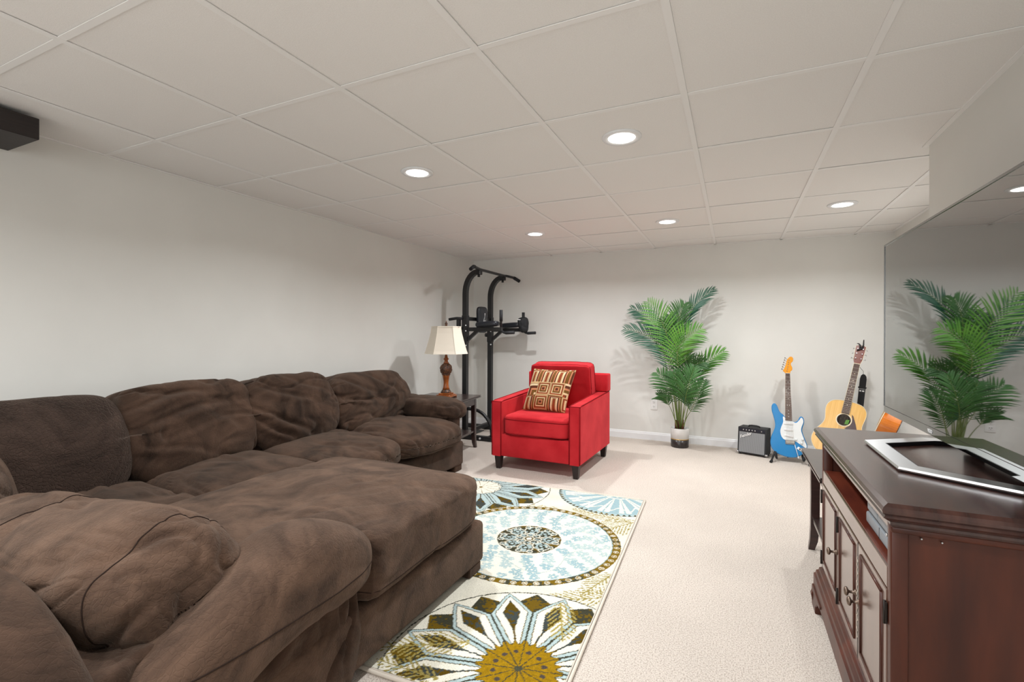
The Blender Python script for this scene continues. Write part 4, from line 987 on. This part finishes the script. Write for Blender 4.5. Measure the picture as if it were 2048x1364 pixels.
for x, y in ((790, 1052), (868, 1046), (855, 1088)):
    a2, b2 = gp(x, y); k_ = MB().lathe([(0.0115, 0), (0.0095, 0.005), (0.008, 0.013), (0.001, 0.0135)], n=16)
    obj('control_knob', k_, M['pickguard'], eg).matrix_local = Matrix.Translation((a2, -0.0245, b2)) @ Matrix.Rotation(PI/2, 4, 'X')
a2, b2 = gp(832, 1156)
obj('jack_plate', MB().bbox(a2-0.022, a2+0.022, -0.0245, -0.0215, b2-0.012, b2+0.012, 0.004, 2, T=Matrix.Translation((a2, 0, b2)) @ Matrix.Rotation(0.6, 4, 'Y') @ Matrix.Translation((-a2, 0, -b2))), M['silver'], eg)
obj('jack_socket', MB().cyl((a2, -0.022, b2), (a2, -0.027, b2), 0.006, 10), M['black_pl'], eg)
a2, b2 = gp(775, 1112); a3, b3 = gp(818, 1285)
obj('tremolo_arm', MB().tube([(a2, -0.026, b2), (a2+0.004, -0.034, b2-0.02), (a3-0.004, -0.040, b3+0.03)], 0.0028, 8).tube([(a3-0.006, -0.040, b3+0.035), (a3-0.003, -0.040, b3+0.016)], 0.005, 8), M['trim'], eg)
nk = G([(680, 288), (734, 288), (748, 842), (668, 842)])
n0, n1 = nk[0][1], nk[2][1]
obj('neck', MB().prism([nk[0], nk[1], nk[2], nk[3]], -0.020, -0.002, bev=0.003), M['maple'], eg)
fb = obj('fretboard', MB().prism([nk[0], nk[1], nk[2], nk[3]], -0.0275, -0.020), M['rosewood'], eg)
ztop = nk[0][1]; slen = 0.648*0.94
def nx_(z, s):
    t = (ztop-z)/(ztop-nk[2][1]); return (nk[0][0]*(1-t)+nk[3][0]*t) if s < 0 else (nk[1][0]*(1-t)+nk[2][0]*t)
for q in range(1, 22):
    z = ztop-slen*(1-2**(-q/12))
    if z < nk[2][1]+0.002: break
    obj('fret', MB().box(nx_(z, -1), nx_(z, 1), -0.0285, -0.0273, z-0.0009, z+0.0009), M['string'], fb)
    zm = ztop-slen*(1-2**(-(q-0.5)/12)); xm = (nx_(zm, -1)+nx_(zm, 1))/2
    if q in (3, 5, 7, 9, 15, 17, 19, 12):
        for dx in ((-0.009, 0.009) if q == 12 else (0,)):
            obj('inlay_dot', MB().cyl((xm+dx, -0.0273, zm), (xm+dx, -0.0279, zm), 0.0034, 10), M['trim'], fb)
obj('nut', MB().box(nk[0][0], nk[1][0], -0.029, -0.018, ztop, ztop+0.004), M['binding'], eg)
hp = cr_closed(G([(682, 290), (668, 272), (650, 258), (664, 232), (684, 190), (700, 130), (728, 92), (757, 84), (777, 104), (772, 140), (752, 160), (750, 185), (764, 215), (762, 245), (742, 262), (735, 288)]), 3)
hs = obj('headstock', MB().prism(hp, -0.018, -0.004, bev=0.002), M['maple'], eg)
for q in range(6):
    cx_, cz_ = gp(700+q*5.5, 258-q*27)
    p_ = obj('tuning_post', MB().cyl((cx_, -0.018, cz_), (cx_, -0.026, cz_), 0.0035, 8), M['steel'], hs)
    lx_, lz_ = gp(648+q*8.5, 235-q*27)
    obj('tuning_peg', MB().cyl((cx_-0.012, -0.010, cz_), (lx_-0.004, -0.010, lz_), 0.0022, 6).bbox(lx_-0.012, lx_-0.002, -0.014, -0.006, lz_-0.0065, lz_+0.0065, 0.003, 1), M['steel'], hs)
for q in range(6):
    t = q/5; obj('string', MB().tube([(nk[0][0]*(1-t)+nk[1][0]*t*1+0.0*t+(0.003 if q == 0 else -0.003 if q == 5 else 0), -0.0300, ztop+0.002), (a-0.027+q*0.0108, -0.0325, b)], 0.0006, 4), M['string'], eg)
# stand for the electric guitar
def a_stand(name, label, loc, rz, w=0.30, hh=0.30):
    t = thing(name, label, 'guitar stand', loc, (0, 0, rz))
    for s in (-1, 1):
        obj('leg', MB().tube([(s*0.03, 0.045, hh), (s*w*0.36, 0.0, 0.10), (s*w*0.5, -0.10, 0.012)], 0.008, 8), M['black_metal'], t)
        obj('rubber_foot', MB().tube([(s*w*0.485, -0.095, 0.014), (s*w*0.52, -0.125, 0.010)], 0.012, 8), M['black_pl'], t)
        cr_ = obj('cradle_arm', MB().tube([(s*0.105, 0.03, 0.075), (s*0.105, -0.02, 0.045), (s*0.105, -0.075, 0.038), (s*0.112, -0.088, 0.055), (s*0.118, -0.090, 0.10)], 0.0095, 8), M['black_foam'], t)
    obj('crossbar', MB().tube([(-0.115, 0.03, 0.075), (0.115, 0.03, 0.075)], 0.008, 8), M['black_metal'], t)
    obj('rear_leg', MB().tube([(0, 0.045, hh), (0, 0.12, 0.012)], 0.008, 8), M['black_metal'], t)
    obj('back_rest', MB().bbox(-0.05, 0.05, 0.035, 0.06, hh-0.01, hh+0.02, 0.006, 2), M['black_foam'], t)
    return t
a_stand('guitar_stand', 'black tubular floor stand holding the blue guitar', (0.46, 5.005, 0), 0)

def acoustic(name, label, loc, rot, top, side, pick=True, fs=1.0, strings=True):
    t = thing(name, label, 'guitar', loc, rot)
    half = [(0.0, 0.0), (0.085, 0.004), (0.155, 0.032), (0.195, 0.09), (0.200, 0.145), (0.180, 0.205), (0.148, 0.26), (0.135, 0.305), (0.141, 0.355), (0.147, 0.40), (0.140, 0.445), (0.108, 0.483), (0.055, 0.498), (0.0, 0.50)]
    full = half+[(-x, z) for x, z in reversed(half[1:-1])]
    bo = cr_closed(full, 3)
    obj('body', MB().prism(bo, -0.052, 0.052, bev=0.003), side, t)['label'] = 'sides and back of the body'
    ins_ = [(x*0.985, 0.25+(z-0.25)*0.988) for x, z in bo]
    obj('soundboard', MB().prism(ins_, -0.0535, -0.050), top, t)
    for yy in (-0.0525, 0.0525):
        obj('binding', MB().tube([(x*0.995, yy, z) for x, z in bo]+[(bo[0][0]*0.995, yy, bo[0][1])], 0.0022, 5), M['binding'] if yy < 0 else M['dark_side'], t)
    hz = 0.335
    circ = lambda r, y: [(r*math.cos(2*PI*j/32), y, hz+r*math.sin(2*PI*j/32)) for j in range(32)]
    obj('sound_hole', MB().loft([circ(0.0505, -0.0534), circ(0.0505, -0.0541)]), M['hole'], t)
    obj('rosette', MB().loft([circ(0.050, -0.0533), circ(0.050, -0.0552), circ(0.058, -0.0552), circ(0.058, -0.0533)], cap=False), M['binding'], t)
    if pick:
        pgd = [(0.046, 0.061), (0.060, 0.048), (0.070, 0.025), (0.088, -0.015), (0.102, -0.055), (0.104, -0.078), (0.06, -0.088), (0.018, -0.072), (0.030, -0.055), (0.050, -0.035), (0.059, -0.005), (0.056, 0.025)]
        obj('pickguard', MB().prism([(x, z+hz) for x, z in pgd], -0.0556, -0.0533), M['tort'], t)
        obj('hole_label', MB().loft([[(x, -0.0543, z+hz) for x, z in ((0.010, -0.035), (0.036, -0.030), (0.040, 0.010), (0.014, 0.004))], [(x, -0.0541, z+hz) for x, z in ((0.010, -0.035), (0.036, -0.030), (0.040, 0.010), (0.014, 0.004))]]), M['green_lbl'], t)
    obj('bridge', MB().bbox(-0.075, 0.075, -0.062, -0.053, 0.155, 0.180, 0.003, 1), M['rosewood'], t)
    ztop = 0.835; zb = 0.392; w0, w1 = 0.0215, 0.0275
    P_ = [(-w0, ztop), (w0, ztop), (w1, zb), (-w1, zb)]
    obj('neck', MB().prism([(-w0, ztop), (w0, ztop), (w1*0.95, 0.495), (-w1*0.95, 0.495)], -0.056, -0.032, bev=0.004), M['head_brown'], t)
    fb = obj('fretboard', MB().prism(P_, -0.0625, -0.0545), M['rosewood'], t)
    for s in (-1, 1):
        obj('edge_binding', MB().tube([(s*(w0+0.0005), -0.0595, ztop), (s*(w1+0.0005), -0.0595, zb)], 0.0022, 4), M['binding'], fb)
    sl_ = 0.648*1.0
    for q in range(1, 21):
        z = ztop-sl_*(1-2**(-q/12))
        if z < zb+0.004: break
        w_ = w0+(w1-w0)*(ztop-z)/(ztop-zb)
        obj('fret', MB().box(-w_, w_, -0.0633, -0.0624, z-0.0009, z+0.0009), M['string'], fb)
        zm = ztop-sl_*(1-2**(-(q-0.5)/12))
        if q in (3, 5, 7, 9, 12, 15): obj('inlay_dot', MB().cyl((0, -0.0624, zm), (0, -0.0631, zm), 0.0032, 10), M['binding'], fb)
    obj('nut', MB().box(-w0, w0, -0.064, -0.05, ztop, ztop+0.005), M['binding'], t)
    hpoly = [(-w0, ztop), (w0, ztop), (0.031, ztop+0.035), (0.037, ztop+0.165), (0.012, ztop+0.178), (0.0, ztop+0.172), (-0.012, ztop+0.178), (-0.037, ztop+0.165), (-0.031, ztop+0.035)]
    TH = Matrix.Translation((0, -0.048, ztop)) @ Matrix.Rotation(math.radians(-12), 4, 'X') @ Matrix.Translation((0, 0.048, -ztop))
    hs = obj('headstock', MB().prism(hpoly, -0.057, -0.043, T=TH, bev=0.0015), M['head_brown'], t)
    hb = [TH @ Vector((x*1.02, -0.056, z)) for x, z in hpoly[1:]]
    obj('edge_binding', MB().tube(hb, 0.0017, 5), M['binding'], hs)
    for q in range(3):
        for s in (-1, 1):
            z = ztop+0.048+q*0.045; a = TH @ Vector((s*0.020, -0.057, z)); b = TH @ Vector((s*0.020, -0.068, z))
            obj('tuning_post', MB().cyl(a, b, 0.0038, 10), M['steel'], hs)
            a = TH @ Vector((s*0.034, -0.050, z)); b = TH @ Vector((s*0.048, -0.050, z)); c = TH @ Vector((s*0.053, -0.050, z))
            obj('tuning_peg', MB().cyl(a, b, 0.0022, 6).tube([b, c], [0.0075, 0.0065], 10), M['steel'], hs)
    if strings:
        for q in range(6):
            x0 = -0.018+q*0.0072; x1 = -0.026+q*0.0104
            obj('string', MB().tube([(x0, -0.0655, ztop+0.003), (x1, -0.0660, 0.17)], 0.0006, 4), M['string'], t)
    return t, TH
AG_LOC = (0.805, 4.975, 0.085); AG_ROT = (math.radians(-10), math.radians(10.5), math.radians(-12))
ag, TH = acoustic('acoustic_guitar', 'natural spruce top acoustic guitar leaning near the back wall behind the cabinet', AG_LOC, AG_ROT, M['spruce'], M['dark_side'])
a_stand('guitar_stand', 'black tubular floor stand under the spruce top acoustic guitar', (0.805, 5.03, 0), math.radians(-8), hh=0.34)
ag2, _ = acoustic('acoustic_guitar', 'honey orange acoustic guitar turned side on, partly hidden behind the television', (0.845, 4.16, 0.130), (math.radians(-20), 0, math.radians(-107)), M['maple'], M['orange_side'], pick=False, strings=False)
a_stand('guitar_stand', 'black tubular floor stand under the side-on orange guitar', (0.88, 4.16, 0), math.radians(-107), hh=0.30)
# capo on the headstock
MW = Matrix.LocRotScale(Vector(AG_LOC), Euler(AG_ROT), None) @ TH
cpl = MW @ Vector((0.004, -0.060, 0.985))
cp = thing('capo', 'black spring capo clipped on top of the acoustic guitar headstock', 'capo', cpl, AG_ROT)
obj('lower_jaw', MB().tube([(-0.026, -0.006, -0.03), (-0.004, -0.010, -0.012), (0.01, -0.008, 0.0)], 0.006, 8), M['black_pl'], cp)
obj('handle', MB().tube([(0.006, -0.006, -0.012), (0.010, 0.0, 0.03), (0.004, 0.004, 0.075)], [0.007, 0.006, 0.004], 8), M['black_pl'], cp)
obj('lever', MB().tube([(-0.004, -0.006, -0.014), (-0.012, 0.0, 0.022), (-0.026, 0.004, 0.036), (-0.038, 0.004, 0.034)], [0.008, 0.007, 0.005, 0.003], 8), M['black_pl'], cp)
# strap
st_ = thing('guitar_strap', 'black guitar strap hanging behind the neck of the acoustic guitar', 'strap', (1.035, 5.235, 0.50))
sp_ = [(-0.024, -0.24), (0.024, -0.24), (0.026, 0.26), (0.022, 0.285), (0.010, 0.302), (-0.006, 0.304), (-0.018, 0.29), (-0.024, 0.26)]
obj('band', MB().prism(sp_, -0.0015, 0.0015, T=Matrix.Rotation(math.radians(5), 4, 'Y') @ Matrix.Rotation(math.radians(-20), 4, 'Z')), M['black_foam'], st_)
obj('buckle', MB().bbox(-0.030, 0.032, -0.006, 0.004, 0.175, 0.190, 0.002, 1, T=Matrix.Rotation(math.radians(5), 4, 'Y') @ Matrix.Rotation(math.radians(-20), 4, 'Z')), M['black_pl'], st_)
obj('stitched_print', MB().box(-0.020, 0.020, -0.0028, -0.0018, 0.168, 0.171).box(-0.018, -0.004, -0.0028, -0.0018, 0.145, 0.158).box(0.002, 0.018, -0.0028, -0.0018, 0.145, 0.158), M['white_paint'], st_).matrix_local = Matrix.Rotation(math.radians(5), 4, 'Y') @ Matrix.Rotation(math.radians(-20), 4, 'Z')
NP = MW @ Vector((0.020, -0.034, 0.825))-Vector(st_.location)
obj('tie_cord', MB().tube([(0.025, 0, 0.295), (0.024, 0.0, 0.33), tuple(Vector((0.024, 0, 0.33)).lerp(NP, 0.6)+Vector((0, 0, -0.004))), tuple(NP)], 0.0016, 6), M['black_pl'], st_)

# ------------------------------------------------------------------ exercise tower
PX_, YL, YR = -2.682, 4.54, 5.13
tw = thing('power_tower', 'black steel pull-up and dip exercise tower in the corner behind the lamp', 'exercise tower', (PX_, (YL+YR)/2, 0))
HT_ = 1.855
for y in (YL, YR):
    pts = [(PX_, y, 0.03), (PX_, y, 1.60)]+[(PX_+0.165*(1-math.cos(a)), y, 1.60+0.235*math.sin(a)) for a in np.linspace(0.15, PI/2, 9)]
    obj('post', MB().tube(pts, 0.0255, 4, square=True), M['black_metal'], tw, True)
    obj('base_rail', MB().bbox(PX_-0.32, PX_+0.345, y-0.025, y+0.025, 0.004, 0.052, 0.004, 1), M['black_metal'], tw, True)
    pts = [(PX_+0.02, y, 0.335), (PX_+0.08, y, 0.335)]+[(PX_+0.08+0.25*math.sin(a), y, 0.335-0.25*(1-math.cos(a))) for a in np.linspace(0.15, PI/2, 9)]+[(PX_+0.33, y, 0.05)]
    obj('curved_brace', MB().tube(pts, 0.019, 8), M['black_metal'], tw, True)
    obj('sleeve', MB().bbox(PX_-0.031, PX_+0.031, y-0.031, y+0.031, 1.06, 1.36, 0.003, 1), M['black_metal'], tw, True)
    obj('adjuster_knob', MB().cyl((PX_-0.035, y, 1.145), (PX_-0.045, y, 1.145), 0.010, 10).lathe([(0.001, 0), (0.02, 0.001), (0.022, 0.012), (0.001, 0.014)], n=12).cyl((PX_-0.045, y, 1.145), (PX_-0.066, y, 1.145), 0.022, 12) if False else MB().cyl((PX_-0.033, y-0.012, 1.145), (PX_-0.058, y-0.012, 1.145), 0.024, 14), M['black_pl'], tw, True)
    for z in (1.03, 1.19, 1.25):
        obj('bolt', MB().cyl((PX_+0.022, y-0.026, z), (PX_+0.022, y-0.0335, z), 0.008, 8), M['trim'], tw, True)
    obj('bolt', MB().cyl((PX_+0.20, y-0.025, 0.028), (PX_+0.20, y-0.032, 0.028), 0.011, 12), M['trim'], tw, True)
    # dip arm and pad
    ax_ = PX_+0.02; ex_ = -2.245
    obj('dip_arm', MB().bbox(ax_, ex_+0.012, y-0.020, y+0.020, 1.185, 1.228, 0.003, 1), M['black_metal'], tw, True)
    obj('diagonal_brace', MB().tube([(PX_+0.02, y, 1.085), (PX_+0.155, y, 1.195)], 0.017, 4, square=True), M['black_metal'], tw, True)
    me = cushion_mesh(0.27, 0.12, 0.062, n=14, e=4, T=TR((PX_+0.275, y, 1.262), 0, -3, 0), puff=0.1, wr=0, big=0.002, seed=3)
    link('elbow_pad', me, M['black_vinyl'], tw, True)
    obj('hand_grip', MB().cyl((ex_, y, 1.20), (ex_, y, 1.41), 0.013, 10), M['black_metal'], tw, True)
    obj('grip_sleeve', MB().cyl((ex_, y, 1.29), (ex_, y, 1.412), 0.0175, 12), M['black_foam'], tw, True)
    obj('dip_handle', MB().tube([(ex_, y, 1.195), (ex_+0.03, y, 1.172), (ex_+0.06, y, 1.168), (ex_+0.155, y, 1.172)], [0.011, 0.011, 0.0175, 0.0175], 10), M['black_foam'], tw, True)
    obj('clamp', MB().bbox(PX_+0.13, PX_+0.195, y-0.03, y+0.03, 1.80, 1.848, 0.005, 1).cyl((PX_+0.165, y, 1.80), (PX_+0.165, y, 1.775), 0.014, 10), M['black_metal'], tw, True)
bx = PX_+0.182
obj('pull_up_bar', MB().tube([(bx+0.055, YL-0.30, HT_-0.035), (bx+0.03, YL-0.20, HT_+0.005), (bx, YL-0.10, HT_+0.012), (bx, YL, HT_), (bx, (YL+YR)/2, HT_), (bx, YR, HT_), (bx, YR+0.05, HT_+0.005), (bx+0.06, YR+0.15, HT_-0.01), (bx+0.11, YR+0.21, HT_-0.05)], 0.0155, 10), M['black_metal'], tw, True)
obj('foam_grip', MB().tube([(bx+0.055, YL-0.30, HT_-0.035), (bx+0.03, YL-0.20, HT_+0.005), (bx+0.015, YL-0.15, HT_+0.010)], 0.020, 10), M['black_foam'], tw, True)
obj('foam_grip', MB().tube([(bx+0.06, YR+0.15, HT_-0.01), (bx+0.11, YR+0.21, HT_-0.05)], 0.020, 10), M['black_foam'], tw, True)
obj('crossbar', MB().bbox(PX_-0.03, PX_+0.01, YL, YR, 1.305, 1.345, 0.003, 1), M['black_metal'], tw, True)
obj('base_crossbar', MB().bbox(PX_-0.022, PX_+0.022, YL+0.02, YR-0.02, 0.055, 0.095, 0.003, 1), M['black_metal'], tw, True)
obj('base_crossbar', MB().bbox(PX_+0.26, PX_+0.30, YL+0.02, YR-0.02, 0.01, 0.048, 0.003, 1), M['black_metal'], tw, True)
obj('step_plate', MB().bbox(PX_-0.02, PX_+0.12, YL+0.025, YL+0.22, 0.06, 0.068, 0.002, 1), M['black_metal'], tw, True)
obj('rear_handle', MB().tube([(PX_-0.02, YL-0.035, 1.325), (PX_-0.08, YL-0.05, 1.328), (PX_-0.17, YL-0.07, 1.315)], 0.016, 10), M['black_foam'], tw, True)
obj('handle_bracket', MB().bbox(PX_-0.085, PX_-0.045, YL-0.055, YL-0.02, 1.20, 1.34, 0.003, 1).bbox(PX_-0.085, PX_-0.02, YL-0.05, YL-0.02, 1.20, 1.235, 0.003, 1), M['black_metal'], tw, True)
RBX = RB
def bp_bend(R, Q):
    R[:, 0] *= (0.86+0.2*Q[:, 1]**2); return R
me = cushion_mesh(0.235, 0.30, 0.06, n=20, e=4, T=TR((PX_+0.05, (YL+YR)/2-0.01, 1.32)) @ RB, puff=0.1, wr=0, big=0.002, seed=5, bend=bp_bend)
link('back_pad', me, M['black_vinyl'], tw, True)
lg = MB(); X0 = PX_+0.0835; yc = (YL+YR)/2
def tri(pts, w_=0.0022): lg.tube([(X0, y, z) for y, z in pts], w_, 4)
tri([(yc-0.05, 1.27), (yc+0.0, 1.36), (yc+0.05, 1.27), (yc-0.05, 1.27)]); tri([(yc, 1.36), (yc, 1.395)], 0.004); tri([(yc-0.02, 1.275), (yc-0.012, 1.315), (yc+0.004, 1.30), (yc+0.012, 1.318), (yc+0.022, 1.275)])
obj('pad_emblem', lg, M['white_paint'], tw, True)['label'] = 'white triangular emblem printed on the back pad'
# glove-like mitt over the far hand grip
bg = thing('padded_mitt', 'black padded mitt with small white print hung on the far grip of the exercise tower', 'glove', (-2.245, YR-0.01, 1.19))
def mitt_bend(R, Q):
    R[:, 0] *= (1.0+0.16*Q[:, 1]); R[:, 0] += 0.02*(1-Q[:, 1])*0.5*0; R[:, 1] += 0; return R
RF = Matrix(((1, 0, 0, 0), (0, 0, -1, 0), (0, 1, 0, 0), (0, 0, 0, 1)))  # x right, y up, z -> -Y
me = cushion_mesh(0.125, 0.185, 0.10, n=26, e=3.2, T=TR((0.005, 0, 0.075), 0, -6, 25) @ RF, puff=0.1, wr=0.004, wscale=(14, 14, 14), big=0.008, seed=8, bend=mitt_bend)
link('shell', me, M['black_foam'], bg)
obj('cuff_print', MB().box(-0.028, 0.030, -0.0004, 0.0004, -0.004, 0.004, T=TR((-0.015, -0.052, 0.135), 4, 0, 25)), M['white_paint'], bg)
